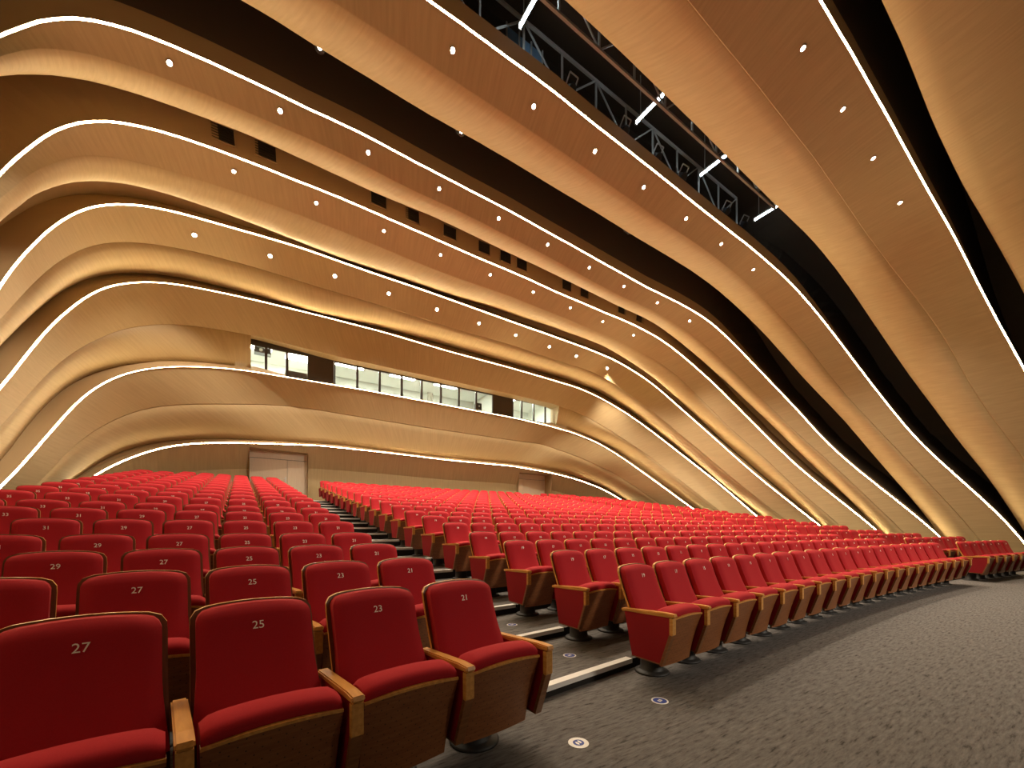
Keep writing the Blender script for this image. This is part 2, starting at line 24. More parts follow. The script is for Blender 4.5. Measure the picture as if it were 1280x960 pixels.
    "cF": (0.0, 0.0, [12.550, 12.520, 12.500, 12.480, 12.470, 12.460, 12.470, 12.480, 12.500, 12.530, 12.570, 12.610, 12.660, 12.720, 12.780, 12.860, 12.940, 13.030, 13.130, 13.230, 13.350, 13.480, 13.610, 13.760, 13.910, 14.060, 14.230, 14.400, 14.570, 14.760, 14.940, 15.110, 15.270, 15.420, 15.550, 15.650, 15.710, 15.740, 15.740, 15.700, 15.640, 15.550, 15.430, 15.300, 15.160, 15.000, 14.840, 14.670, 14.500, 14.330, 14.170, 14.020, 13.870, 13.750, 13.630, 13.520, 13.400, 13.290, 13.180, 13.090, 13.000, 12.940, 12.880, 12.830, 12.790, 12.750, 12.700, 12.660, 12.620, 12.580, 12.550, 12.530, 12.520, 12.530, 12.550, 12.580, 12.620, 12.660, 12.700, 12.750, 12.790, 12.830, 12.880, 12.940, 13.000, 13.090, 13.180, 13.290, 13.400, 13.520, 13.630, 13.750, 13.870, 14.020, 14.170, 14.330, 14.500, 14.670, 14.840, 15.000, 15.160, 15.300, 15.430, 15.550, 15.640, 15.700, 15.740, 15.740, 15.710, 15.650, 15.550, 15.420, 15.270, 15.110, 14.940, 14.760, 14.570, 14.400, 14.230, 14.060, 13.910, 13.760, 13.610, 13.480, 13.350, 13.230, 13.130, 13.030, 12.940, 12.860, 12.780, 12.720, 12.660, 12.610, 12.570, 12.530, 12.500, 12.480, 12.470, 12.460, 12.470, 12.480, 12.500, 12.520, 12.550], [0.946, 1.122, 1.299, 1.476, 1.656, 1.842, 2.036, 2.240, 2.450, 2.664, 2.880, 3.095, 3.311, 3.527, 3.744, 3.965, 4.191, 4.424, 4.664, 4.907, 5.150, 5.392, 5.630, 5.868, 6.106, 6.349, 6.597, 6.852, 7.112, 7.375, 7.636, 7.894, 8.145, 8.388, 8.620, 8.838, 9.036, 9.210, 9.360, 9.489, 9.601, 9.698, 9.779, 9.840, 9.882, 9.909, 9.926, 9.939, 9.953, 9.967, 9.982, 9.999, 10.016, 10.034, 10.048, 10.055, 10.052, 10.040, 10.026, 10.012, 10.003, 9.998, 9.997, 9.997, 9.997, 9.994, 9.986, 9.972, 9.952, 9.928, 9.902, 9.879, 9.862, 9.852, 9.847, 9.846, 9.844, 9.839, 9.831, 9.819, 9.803, 9.784, 9.763, 9.740, 9.717, 9.694, 9.671, 9.649, 9.624, 9.598, 9.569, 9.541, 9.519, 9.509, 9.510, 9.518, 9.524, 9.523, 9.509, 9.483, 9.444, 9.394, 9.329, 9.246, 9.143, 9.020, 8.879, 8.727, 8.567, 8.401, 8.223, 8.030, 7.819, 7.589, 7.346, 7.095, 6.842, 6.591, 6.345, 6.106, 5.872, 5.643, 5.414, 5.185, 4.952, 4.718, 4.484, 4.254, 4.030, 3.813, 3.602, 3.394, 3.188, 2.982, 2.777, 2.571, 2.367, 2.166, 1.973, 1.789, 1.613, 1.444, 1.277, 1.110, 0.944]),
    "cG": (0.0, 0.0, [12.550, 12.520, 12.500, 12.480, 12.470, 12.460, 12.470, 12.480, 12.500, 12.530, 12.570, 12.610, 12.660, 12.720, 12.780, 12.860, 12.940, 13.030, 13.130, 13.230, 13.350, 13.480, 13.610, 13.760, 13.910, 14.060, 14.230, 14.400, 14.570, 14.760, 14.940, 15.110, 15.270, 15.420, 15.550, 15.650, 15.710, 15.740, 15.740, 15.700, 15.640, 15.550, 15.430, 15.300, 15.160, 15.000, 14.840, 14.670, 14.500, 14.330, 14.170, 14.020, 13.870, 13.750, 13.630, 13.520, 13.400, 13.290, 13.180, 13.090, 13.000, 12.940, 12.880, 12.830, 12.790, 12.750, 12.700, 12.660, 12.620, 12.580, 12.550, 12.530, 12.520, 12.530, 12.550, 12.580, 12.620, 12.660, 12.700, 12.750, 12.790, 12.830, 12.880, 12.940, 13.000, 13.090, 13.180, 13.290, 13.400, 13.520, 13.630, 13.750, 13.870, 14.020, 14.170, 14.330, 14.500, 14.670, 14.840, 15.000, 15.160, 15.300, 15.430, 15.550, 15.640, 15.700, 15.740, 15.740, 15.710, 15.650, 15.550, 15.420, 15.270, 15.110, 14.940, 14.760, 14.570, 14.400, 14.230, 14.060, 13.910, 13.760, 13.610, 13.480, 13.350, 13.230, 13.130, 13.030, 12.940, 12.860, 12.780, 12.720, 12.660, 12.610, 12.570, 12.530, 12.500, 12.480, 12.470, 12.460, 12.470, 12.480, 12.500, 12.520, 12.550], [-0.569, -0.437, -0.306, -0.173, -0.037, 0.105, 0.255, 0.413, 0.577, 0.746, 0.917, 1.091, 1.265, 1.440, 1.617, 1.794, 1.973, 2.154, 2.337, 2.523, 2.711, 2.903, 3.096, 3.288, 3.479, 3.668, 3.857, 4.045, 4.232, 4.418, 4.601, 4.782, 4.960, 5.134, 5.303, 5.462, 5.608, 5.736, 5.845, 5.935, 6.008, 6.064, 6.103, 6.130, 6.148, 6.159, 6.165, 6.166, 6.161, 6.154, 6.148, 6.146, 6.150, 6.159, 6.170, 6.182, 6.191, 6.199, 6.207, 6.214, 6.224, 6.236, 6.249, 6.263, 6.275, 6.283, 6.285, 6.282, 6.272, 6.257, 6.241, 6.226, 6.216, 6.211, 6.213, 6.218, 6.223, 6.225, 6.224, 6.217, 6.204, 6.188, 6.169, 6.151, 6.136, 6.125, 6.119, 6.114, 6.109, 6.101, 6.089, 6.076, 6.064, 6.057, 6.058, 6.065, 6.074, 6.081, 6.083, 6.080, 6.071, 6.056, 6.032, 5.995, 5.942, 5.872, 5.784, 5.678, 5.553, 5.410, 5.254, 5.087, 4.916, 4.741, 4.563, 4.382, 4.200, 4.015, 3.830, 3.644, 3.457, 3.269, 3.080, 2.890, 2.701, 2.515, 2.332, 2.151, 1.972, 1.793, 1.616, 1.440, 1.265, 1.091, 0.917, 0.746, 0.577, 0.413, 0.255, 0.105, -0.037, -0.173, -0.306, -0.437, -0.568]),
    "cH": (0.0, 0.0, [12.550, 12.520, 12.500, 12.480, 12.470, 12.460, 12.470, 12.480, 12.500, 12.530, 12.570, 12.610, 12.660, 12.720, 12.780, 12.860, 12.940, 13.030, 13.130, 13.230, 13.350, 13.480, 13.610, 13.760, 13.910, 14.060, 14.230, 14.400, 14.570, 14.760, 14.940, 15.110, 15.270, 15.420, 15.550, 15.650, 15.710, 15.740, 15.740, 15.700, 15.640, 15.550, 15.430, 15.300, 15.160, 15.000, 14.840, 14.670, 14.500, 14.330, 14.170, 14.020, 13.870, 13.750, 13.630, 13.520, 13.400, 13.290, 13.180, 13.090, 13.000, 12.940, 12.880, 12.830, 12.790, 12.750, 12.700, 12.660, 12.620, 12.580, 12.550, 12.530, 12.520, 12.530, 12.550, 12.580, 12.620, 12.660, 12.700, 12.750, 12.790, 12.830, 12.880, 12.940, 13.000, 13.090, 13.180, 13.290, 13.400, 13.520, 13.630, 13.750, 13.870, 14.020, 14.170, 14.330, 14.500, 14.670, 14.840, 15.000, 15.160, 15.300, 15.430, 15.550, 15.640, 15.700, 15.740, 15.740, 15.710, 15.650, 15.550, 15.420, 15.270, 15.110, 14.940, 14.760, 14.570, 14.400, 14.230, 14.060, 13.910, 13.760, 13.610, 13.480, 13.350, 13.230, 13.130, 13.030, 12.940, 12.860, 12.780, 12.720, 12.660, 12.610, 12.570, 12.530, 12.500, 12.480, 12.470, 12.460, 12.470, 12.480, 12.500, 12.520, 12.550], [-2.439, -2.324, -2.209, -2.094, -1.979, -1.865, -1.752, -1.639, -1.527, -1.415, -1.305, -1.195, -1.085, -0.973, -0.856, -0.734, -0.608, -0.480, -0.352, -0.225, -0.100, 0.020, 0.137, 0.250, 0.359, 0.466, 0.574, 0.687, 0.808, 0.939, 1.077, 1.219, 1.364, 1.508, 1.649, 1.782, 1.902, 2.008, 2.098, 2.173, 2.234, 2.281, 2.316, 2.338, 2.351, 2.355, 2.354, 2.347, 2.337, 2.326, 2.315, 2.304, 2.294, 2.286, 2.280, 2.275, 2.271, 2.267, 2.265, 2.263, 2.263, 2.265, 2.268, 2.272, 2.276, 2.278, 2.279, 2.277, 2.272, 2.266, 2.259, 2.253, 2.248, 2.246, 2.247, 2.250, 2.255, 2.259, 2.262, 2.262, 2.261, 2.257, 2.254, 2.252, 2.251, 2.251, 2.253, 2.257, 2.261, 2.265, 2.271, 2.278, 2.286, 2.296, 2.308, 2.320, 2.332, 2.342, 2.349, 2.352, 2.348, 2.336, 2.314, 2.280, 2.233, 2.173, 2.098, 2.008, 1.902, 1.782, 1.649, 1.508, 1.364, 1.219, 1.077, 0.939, 0.808, 0.687, 0.574, 0.466, 0.359, 0.250, 0.137, 0.020, -0.100, -0.225, -0.352, -0.480, -0.608, -0.734, -0.856, -0.973, -1.085, -1.195, -1.305, -1.415, -1.527, -1.639, -1.752, -1.865, -1.979, -2.094, -2.209, -2.324, -2.439]),
    "eB": (1.257, 13.288, [13.604, 13.534, 13.468, 13.409, 13.357, 13.314, 13.278, 13.249, 13.227, 13.211, 13.191, 13.148, 13.064, 12.941, 12.802, 12.659, 12.504, 12.315, 12.085, 11.831, 11.579, 11.341, 11.118, 10.905, 10.692, 10.463, 10.214, 9.955, 9.701, 9.460, 9.234, 9.021, 8.822, 8.635, 8.459, 8.294, 8.139, 7.992, 7.850, 7.712, 7.575, 7.444, 7.319, 7.200, 7.089, 6.983, 6.883, 6.788, 6.697, 6.612, 6.530, 6.453, 6.379, 6.309, 6.243, 6.181, 6.121, 6.066, 6.013, 5.964, 5.919, 5.877, 5.838, 5.802, 5.770, 5.742, 5.717, 5.696, 5.679, 5.665, 5.657, 5.654, 5.654, 5.659, 5.668, 5.680, 5.696, 5.715, 5.738, 5.765, 5.795, 5.829, 5.866, 5.906, 5.951, 5.998, 6.049, 6.103, 6.161, 6.223, 6.288, 6.356, 6.429, 6.505, 6.585, 6.669, 6.757, 6.851, 6.949, 7.053, 7.161, 7.274, 7.389, 7.504, 7.621, 7.744, 7.874, 8.012, 8.159, 8.315, 8.481, 8.658, 8.846, 9.047, 9.259, 9.484, 9.721, 9.970, 10.229, 10.492, 10.754, 11.016, 11.281, 11.546, 11.797, 12.030, 12.242, 12.430, 12.588, 12.714, 12.812, 12.891, 12.962, 13.019, 13.054, 13.075, 13.093, 13.118, 13.151, 13.191, 13.240, 13.296, 13.361, 13.433, 13.509]),
    "eC": (1.267, 9.437, [13.373, 13.314, 13.259, 13.211, 13.170, 13.137, 13.111, 13.092, 13.080, 13.075, 13.076, 13.084, 13.098, 13.119, 13.145, 13.177, 13.212, 13.247, 13.281, 13.313, 13.349, 13.389, 13.435, 13.478, 13.501, 13.480, 13.408, 13.303, 13.189, 13.075, 12.958, 12.827, 12.681, 12.525, 12.371, 12.221, 12.069, 11.904, 11.720, 11.523, 11.323, 11.132, 10.951, 10.780, 10.618, 10.464, 10.319, 10.182, 10.051, 9.927, 9.809, 9.697, 9.591, 9.490, 9.394, 9.304, 9.219, 9.139, 9.063, 8.993, 8.928, 8.868, 8.813, 8.764, 8.719, 8.680, 8.646, 8.617, 8.594, 8.575, 8.563, 8.556, 8.555, 8.559, 8.568, 8.583, 8.604, 8.630, 8.661, 8.698, 8.741, 8.788, 8.841, 8.898, 8.961, 9.029, 9.102, 9.180, 9.264, 9.352, 9.446, 9.545, 9.650, 9.760, 9.876, 9.998, 10.127, 10.262, 10.404, 10.555, 10.713, 10.881, 11.058, 11.245, 11.442, 11.643, 11.838, 12.022, 12.202, 12.387, 12.581, 12.784, 12.986, 13.174, 13.339, 13.486, 13.614, 13.724, 13.817, 13.893, 13.949, 13.982, 13.990, 13.974, 13.936, 13.881, 13.812, 13.732, 13.644, 13.553, 13.460, 13.367, 13.280, 13.212, 13.170, 13.154, 13.155, 13.165, 13.183, 13.207, 13.238, 13.276, 13.321, 13.373, 13.429]),
    "eD": (1.106, 6.801, [12.703, 12.717, 12.734, 12.756, 12.786, 12.823, 12.866, 12.917, 12.974, 13.038, 13.109, 13.186, 13.270, 13.361, 13.458, 13.559, 13.662, 13.769, 13.881, 13.999, 14.124, 14.253, 14.384, 14.511, 14.638, 14.767, 14.903, 15.047, 15.190, 15.315, 15.401, 15.445, 15.465, 15.479, 15.492, 15.487, 15.429, 15.305, 15.134, 14.950, 14.773, 14.605, 14.444, 14.283, 14.116, 13.942, 13.767, 13.598, 13.436, 13.282, 13.137, 12.998, 12.867, 12.743, 12.625, 12.513, 12.406, 12.305, 12.208, 12.118, 12.035, 11.959, 11.889, 11.827, 11.771, 11.723, 11.681, 11.647, 11.619, 11.600, 11.587, 11.582, 11.584, 11.594, 11.612, 11.636, 11.669, 11.708, 11.756, 11.808, 11.864, 11.920, 11.975, 12.032, 12.094, 12.162, 12.236, 12.317, 12.405, 12.500, 12.604, 12.722, 12.858, 13.009, 13.172, 13.346, 13.527, 13.714, 13.902, 14.089, 14.276, 14.470, 14.674, 14.885, 15.092, 15.277, 15.427, 15.549, 15.647, 15.717, 15.755, 15.758, 15.727, 15.661, 15.564, 15.443, 15.307, 15.163, 15.014, 14.863, 14.716, 14.571, 14.429, 14.291, 14.159, 14.034, 13.915, 13.803, 13.696, 13.591, 13.489, 13.392, 13.300, 13.214, 13.135, 13.063, 12.998, 12.939, 12.887, 12.842, 12.803, 12.772, 12.747, 12.729, 12.714]),
    "eE": (0.0, 0.0, [12.970, 12.940, 12.920, 12.900, 12.890, 12.880, 12.890, 12.900, 12.920, 12.950, 12.990, 13.030, 13.080, 13.140, 13.200, 13.280, 13.360, 13.450, 13.550, 13.650, 13.770, 13.900, 14.030, 14.180, 14.330, 14.480, 14.650, 14.820, 14.990, 15.180, 15.360, 15.530, 15.690, 15.840, 15.970, 16.070, 16.150, 16.190, 16.210, 16.190, 16.140, 16.070, 15.970, 15.860, 15.730, 15.600, 15.450, 15.300, 15.150, 15.000, 14.850, 14.710, 14.590, 14.470, 14.350, 14.240, 14.120, 14.010, 13.900, 13.810, 13.720, 13.660, 13.600, 13.550, 13.510, 13.470, 13.420, 13.380, 13.340, 13.300, 13.270, 13.250, 13.240, 13.250, 13.270, 13.300, 13.340, 13.380, 13.420, 13.470, 13.510, 13.550, 13.600, 13.660, 13.720, 13.810, 13.900, 14.010, 14.120, 14.240, 14.350, 14.470, 14.590, 14.710, 14.850, 15.000, 15.150, 15.300, 15.450, 15.600, 15.730, 15.860, 15.970, 16.070, 16.140, 16.190, 16.210, 16.190, 16.150, 16.070, 15.970, 15.840, 15.690, 15.530, 15.360, 15.180, 14.990, 14.820, 14.650, 14.480, 14.330, 14.180, 14.030, 13.900, 13.770, 13.650, 13.550, 13.450, 13.360, 13.280, 13.200, 13.140, 13.080, 13.030, 12.990, 12.950, 12.920, 12.900, 12.890, 12.880, 12.890, 12.900, 12.920, 12.940, 12.970], [3.275, 3.504, 3.732, 3.960, 4.188, 4.418, 4.654, 4.900, 5.158, 5.426, 5.700, 5.977, 6.254, 6.531, 6.809, 7.088, 7.368, 7.651, 7.935, 8.223, 8.511, 8.801, 9.089, 9.378, 9.668, 9.962, 10.259, 10.561, 10.869, 11.182, 11.498, 11.812, 12.122, 12.428, 12.728, 13.019, 13.292, 13.542, 13.764, 13.952, 14.107, 14.230, 14.329, 14.414, 14.494, 14.573, 14.646, 14.712, 14.768, 14.820, 14.871, 14.924, 14.980, 15.035, 15.086, 15.130, 15.169, 15.203, 15.236, 15.272, 15.315, 15.366, 15.425, 15.489, 15.551, 15.607, 15.652, 15.686, 15.710, 15.724, 15.732, 15.738, 15.744, 15.755, 15.769, 15.783, 15.795, 15.799, 15.792, 15.771, 15.737, 15.690, 15.637, 15.584, 15.534, 15.489, 15.448, 15.407, 15.362, 15.310, 15.249, 15.182, 15.109, 15.034, 14.958, 14.882, 14.805, 14.724, 14.634, 14.530, 14.409, 14.269, 14.109, 13.930, 13.732, 13.515, 13.278, 13.019, 12.742, 12.448, 12.143, 11.830, 11.511, 11.189, 10.869, 10.552, 10.241, 9.937, 9.641, 9.354, 9.076, 8.803, 8.532, 8.262, 7.992, 7.722, 7.454, 7.188, 6.925, 6.664, 6.404, 6.146, 5.889, 5.632, 5.376, 5.122, 4.875, 4.638, 4.413, 4.198, 3.989, 3.782, 3.575, 3.368, 3.161]),
    "eF": (0.0, 0.0, [12.970, 12.940, 12.920, 12.900, 12.890, 12.880, 12.890, 12.900, 12.920, 12.950, 12.990, 13.030, 13.080, 13.140, 13.200, 13.280, 13.360, 13.450, 13.550, 13.650, 13.770, 13.900, 14.030, 14.180, 14.330, 14.480, 14.650, 14.820, 14.990, 15.180, 15.360, 15.530, 15.690, 15.840, 15.970, 16.070, 16.150, 16.190, 16.210, 16.190, 16.140, 16.070, 15.970, 15.860, 15.730, 15.600, 15.450, 15.300, 15.150, 15.000, 14.850, 14.710, 14.590, 14.470, 14.350, 14.240, 14.120, 14.010, 13.900, 13.810, 13.720, 13.660, 13.600, 13.550, 13.510, 13.470, 13.420, 13.380, 13.340, 13.300, 13.270, 13.250, 13.240, 13.250, 13.270, 13.300, 13.340, 13.380, 13.420, 13.470, 13.510, 13.550, 13.600, 13.660, 13.720, 13.810, 13.900, 14.010, 14.120, 14.240, 14.350, 14.470, 14.590, 14.710, 14.850, 15.000, 15.150, 15.300, 15.450, 15.600, 15.730, 15.860, 15.970, 16.070, 16.140, 16.190, 16.210, 16.190, 16.150, 16.070, 15.970, 15.840, 15.690, 15.530, 15.360, 15.180, 14.990, 14.820, 14.650, 14.480, 14.330, 14.180, 14.030, 13.900, 13.770, 13.650, 13.550, 13.450, 13.360, 13.280, 13.200, 13.140, 13.080, 13.030, 12.990, 12.950, 12.920, 12.900, 12.890, 12.880, 12.890, 12.900, 12.920, 12.940, 12.970], [1.814, 1.986, 2.157, 2.328, 2.501, 2.677, 2.861, 3.054, 3.257, 3.465, 3.679, 3.898, 4.122, 4.348, 4.577, 4.807, 5.036, 5.266, 5.496, 5.728, 5.964, 6.203, 6.448, 6.699, 6.956, 7.221, 7.491, 7.766, 8.045, 8.328, 8.614, 8.901, 9.184, 9.457, 9.715, 9.953, 10.169, 10.362, 10.531, 10.675, 10.792, 10.884, 10.958, 11.022, 11.083, 11.145, 11.205, 11.258, 11.304, 11.342, 11.374, 11.401, 11.424, 11.442, 11.455, 11.462, 11.464, 11.463, 11.460, 11.461, 11.468, 11.482, 11.502, 11.524, 11.543, 11.556, 11.561, 11.558, 11.546, 11.527, 11.505, 11.483, 11.465, 11.453, 11.447, 11.444, 11.442, 11.436, 11.425, 11.408, 11.388, 11.365, 11.343, 11.324, 11.308, 11.296, 11.284, 11.268, 11.245, 11.216, 11.180, 11.139, 11.094, 11.048, 11.003, 10.961, 10.925, 10.893, 10.859, 10.815, 10.757, 10.683, 10.592, 10.485, 10.358, 10.210, 10.040, 9.850, 9.640, 9.410, 9.163, 8.901, 8.631, 8.357, 8.084, 7.814, 7.548, 7.286, 7.028, 6.774, 6.526, 6.285, 6.051, 5.823, 5.601, 5.383, 5.168, 4.955, 4.743, 4.530, 4.318, 4.107, 3.899, 3.693, 3.493, 3.297, 3.107, 2.924, 2.749, 2.584, 2.427, 2.273, 2.121, 1.968, 1.814]),
    "eG": (0.0, 0.0, [12.970, 12.940, 12.920, 12.900, 12.890, 12.880, 12.890, 12.900, 12.920, 12.950, 12.990, 13.030, 13.080, 13.140, 13.200, 13.280, 13.360, 13.450, 13.550, 13.650, 13.770, 13.900, 14.030, 14.180, 14.330, 14.480, 14.650, 14.820, 14.990, 15.180, 15.360, 15.530, 15.690, 15.840, 15.970, 16.070, 16.150, 16.190, 16.210, 16.190, 16.140, 16.070, 15.970, 15.860, 15.730, 15.600, 15.450, 15.300, 15.150, 15.000, 14.850, 14.710, 14.590, 14.470, 14.350, 14.240, 14.120, 14.010, 13.900, 13.810, 13.720, 13.660, 13.600, 13.550, 13.510, 13.470, 13.420, 13.380, 13.340, 13.300, 13.270, 13.250, 13.240, 13.250, 13.270, 13.300, 13.340, 13.380, 13.420, 13.470, 13.510, 13.550, 13.600, 13.660, 13.720, 13.810, 13.900, 14.010, 14.120, 14.240, 14.350, 14.470, 14.590, 14.710, 14.850, 15.000, 15.150, 15.300, 15.450, 15.600, 15.730, 15.860, 15.970, 16.070, 16.140, 16.190, 16.210, 16.190, 16.150, 16.070, 15.970, 15.840, 15.690, 15.530, 15.360, 15.180, 14.990, 14.820, 14.650, 14.480, 14.330, 14.180, 14.030, 13.900, 13.770, 13.650, 13.550, 13.450, 13.360, 13.280, 13.200, 13.140, 13.080, 13.030, 12.990, 12.950, 12.920, 12.900, 12.890, 12.880, 12.890, 12.900, 12.920, 12.940, 12.970], [0.502, 0.618, 0.735, 0.852, 0.973, 1.098, 1.231, 1.371, 1.518, 1.672, 1.832, 1.997, 2.162, 2.328, 2.493, 2.657, 2.821, 2.986, 3.152, 3.322, 3.497, 3.683, 3.881, 4.090, 4.305, 4.525, 4.746, 4.969, 5.190, 5.409, 5.626, 5.838, 6.046, 6.247, 6.440, 6.626, 6.798, 6.954, 7.089, 7.203, 7.295, 7.368, 7.426, 7.472, 7.510, 7.541, 7.564, 7.580, 7.591, 7.602, 7.617, 7.638, 7.665, 7.692, 7.717, 7.739, 7.755, 7.766, 7.776, 7.786, 7.798, 7.815, 7.834, 7.854, 7.873, 7.888, 7.897, 7.901, 7.899, 7.892, 7.882, 7.873, 7.867, 7.866, 7.868, 7.873, 7.879, 7.883, 7.884, 7.880, 7.869, 7.854, 7.837, 7.818, 7.800, 7.783, 7.768, 7.753, 7.736, 7.715, 7.689, 7.658, 7.621, 7.580, 7.536, 7.494, 7.459, 7.433, 7.412, 7.391, 7.364, 7.330, 7.289, 7.236, 7.168, 7.080, 6.971, 6.841, 6.690, 6.522, 6.342, 6.153, 5.956, 5.754, 5.546, 5.334, 5.120, 4.904, 4.686, 4.469, 4.254, 4.044, 3.840, 3.647, 3.466, 3.295, 3.130, 2.969, 2.809, 2.649, 2.489, 2.326, 2.162, 1.996, 1.832, 1.672, 1.518, 1.371, 1.231, 1.098, 0.972, 0.852, 0.735, 0.618, 0.502]),
    "eH": (0.0, 0.0, [12.970, 12.940, 12.920, 12.900, 12.890, 12.880, 12.890, 12.900, 12.920, 12.950, 12.990, 13.030, 13.080, 13.140, 13.200, 13.280, 13.360, 13.450, 13.550, 13.650, 13.770, 13.900, 14.030, 14.180, 14.330, 14.480, 14.650, 14.820, 14.990, 15.180, 15.360, 15.530, 15.690, 15.840, 15.970, 16.070, 16.150, 16.190, 16.210, 16.190, 16.140, 16.070, 15.970, 15.860, 15.730, 15.600, 15.450, 15.300, 15.150, 15.000, 14.850, 14.710, 14.590, 14.470, 14.350, 14.240, 14.120, 14.010, 13.900, 13.810, 13.720, 13.660, 13.600, 13.550, 13.510, 13.470, 13.420, 13.380, 13.340, 13.300, 13.270, 13.250, 13.240, 13.250, 13.270, 13.300, 13.340, 13.380, 13.420, 13.470, 13.510, 13.550, 13.600, 13.660, 13.720, 13.810, 13.900, 14.010, 14.120, 14.240, 14.350, 14.470, 14.590, 14.710, 14.850, 15.000, 15.150, 15.300, 15.450, 15.600, 15.730, 15.860, 15.970, 16.070, 16.140, 16.190, 16.210, 16.190, 16.150, 16.070, 15.970, 15.840, 15.690, 15.530, 15.360, 15.180, 14.990, 14.820, 14.650, 14.480, 14.330, 14.180, 14.030, 13.900, 13.770, 13.650, 13.550, 13.450, 13.360, 13.280, 13.200, 13.140, 13.080, 13.030, 12.990, 12.950, 12.920, 12.900, 12.890, 12.880, 12.890, 12.900, 12.920, 12.940, 12.970], [-1.376, -1.279, -1.182, -1.085, -0.987, -0.886, -0.780, -0.670, -0.558, -0.445, -0.333, -0.219, -0.099, 0.029, 0.163, 0.301, 0.439, 0.575, 0.708, 0.841, 0.977, 1.117, 1.262, 1.412, 1.561, 1.710, 1.857, 2.005, 2.154, 2.304, 2.455, 2.603, 2.748, 2.887, 3.019, 3.143, 3.258, 3.364, 3.459, 3.541, 3.609, 3.664, 3.710, 3.749, 3.784, 3.816, 3.845, 3.869, 3.889, 3.906, 3.921, 3.935, 3.948, 3.958, 3.966, 3.971, 3.973, 3.973, 3.972, 3.972, 3.974, 3.978, 3.985, 3.992, 3.999, 4.003, 4.004, 4.001, 3.994, 3.984, 3.974, 3.964, 3.957, 3.955, 3.956, 3.960, 3.965, 3.968, 3.969, 3.967, 3.963, 3.957, 3.951, 3.945, 3.942, 3.942, 3.943, 3.945, 3.946, 3.946, 3.942, 3.935, 3.926, 3.915, 3.902, 3.888, 3.872, 3.853, 3.830, 3.803, 3.771, 3.737, 3.699, 3.655, 3.600, 3.533, 3.453, 3.359, 3.254, 3.140, 3.017, 2.886, 2.747, 2.603, 2.455, 2.304, 2.154, 2.005, 1.857, 1.710, 1.561, 1.412, 1.262, 1.117, 0.977, 0.841, 0.708, 0.575, 0.439, 0.301, 0.163, 0.029, -0.099, -0.219, -0.333, -0.445, -0.558, -0.670, -0.780, -0.886, -0.987, -1.085, -1.182, -1.279, -1.376]),
    "eI": (0.0, 0.0, [12.970, 12.940, 12.920, 12.900, 12.890, 12.880, 12.890, 12.900, 12.920, 12.950, 12.990, 13.030, 13.080, 13.140, 13.200, 13.280, 13.360, 13.450, 13.550, 13.650, 13.770, 13.900, 14.030, 14.180, 14.330, 14.480, 14.650, 14.820, 14.990, 15.180, 15.360, 15.530, 15.690, 15.840, 15.970, 16.070, 16.150, 16.190, 16.210, 16.190, 16.140, 16.070, 15.970, 15.860, 15.730, 15.600, 15.450, 15.300, 15.150, 15.000, 14.850, 14.710, 14.590, 14.470, 14.350, 14.240, 14.120, 14.010, 13.900, 13.810, 13.720, 13.660, 13.600, 13.550, 13.510, 13.470, 13.420, 13.380, 13.340, 13.300, 13.270, 13.250, 13.240, 13.250, 13.270, 13.300, 13.340, 13.380, 13.420, 13.470, 13.510, 13.550, 13.600, 13.660, 13.720, 13.810, 13.900, 14.010, 14.120, 14.240, 14.350, 14.470, 14.590, 14.710, 14.850, 15.000, 15.150, 15.300, 15.450, 15.600, 15.730, 15.860, 15.970, 16.070, 16.140, 16.190, 16.210, 16.190, 16.150, 16.070, 15.970, 15.840, 15.690, 15.530, 15.360, 15.180, 14.990, 14.820, 14.650, 14.480, 14.330, 14.180, 14.030, 13.900, 13.770, 13.650, 13.550, 13.450, 13.360, 13.280, 13.200, 13.140, 13.080, 13.030, 12.990, 12.950, 12.920, 12.900, 12.890, 12.880, 12.890, 12.900, 12.920, 12.940, 12.970], [-3.810, -3.706, -3.603, -3.499, -3.396, -3.294, -3.191, -3.090, -2.989, -2.889, -2.789, -2.691, -2.593, -2.496, -2.400, -2.305, -2.211, -2.117, -2.024, -1.932, -1.840, -1.749, -1.658, -1.568, -1.477, -1.387, -1.297, -1.207, -1.116, -1.023, -0.927, -0.826, -0.720, -0.611, -0.503, -0.398, -0.298, -0.205, -0.120, -0.044, 0.022, 0.075, 0.116, 0.148, 0.173, 0.192, 0.208, 0.220, 0.228, 0.232, 0.233, 0.232, 0.230, 0.227, 0.223, 0.216, 0.209, 0.202, 0.197, 0.197, 0.201, 0.208, 0.215, 0.219, 0.222, 0.223, 0.223, 0.223, 0.223, 0.223, 0.223, 0.223, 0.223, 0.223, 0.223, 0.223, 0.223, 0.223, 0.223, 0.223, 0.222, 0.219, 0.215, 0.208, 0.201, 0.197, 0.197, 0.202, 0.209, 0.216, 0.223, 0.227, 0.230, 0.232, 0.233, 0.232, 0.228, 0.220, 0.208, 0.192, 0.172, 0.148, 0.116, 0.075, 0.022, -0.044, -0.120, -0.205, -0.298, -0.398, -0.503, -0.611, -0.720, -0.826, -0.927, -1.023, -1.116, -1.207, -1.297, -1.387, -1.477, -1.568, -1.658, -1.749, -1.840, -1.932, -2.024, -2.117, -2.211, -2.305, -2.400, -2.496, -2.593, -2.691, -2.789, -2.889, -2.989, -3.090, -3.191, -3.294, -3.396, -3.499, -3.603, -3.706, -3.810])
}
Z0 = -0.5
NC = len(THETA) - 1


def arch(name):
    k, y0, rr = ARCH[name][:3]
    yy = ARCH[name][3] if len(ARCH[name]) > 3 else None
    out = []
    for i, (th, r) in enumerate(zip(THETA, rr)):
        x, z = r * math.cos(th), Z0 + r * math.sin(th)
        out.append(Vector((x, yy[i] if yy else y0 + k * (z - 1.5), z)))
    return out


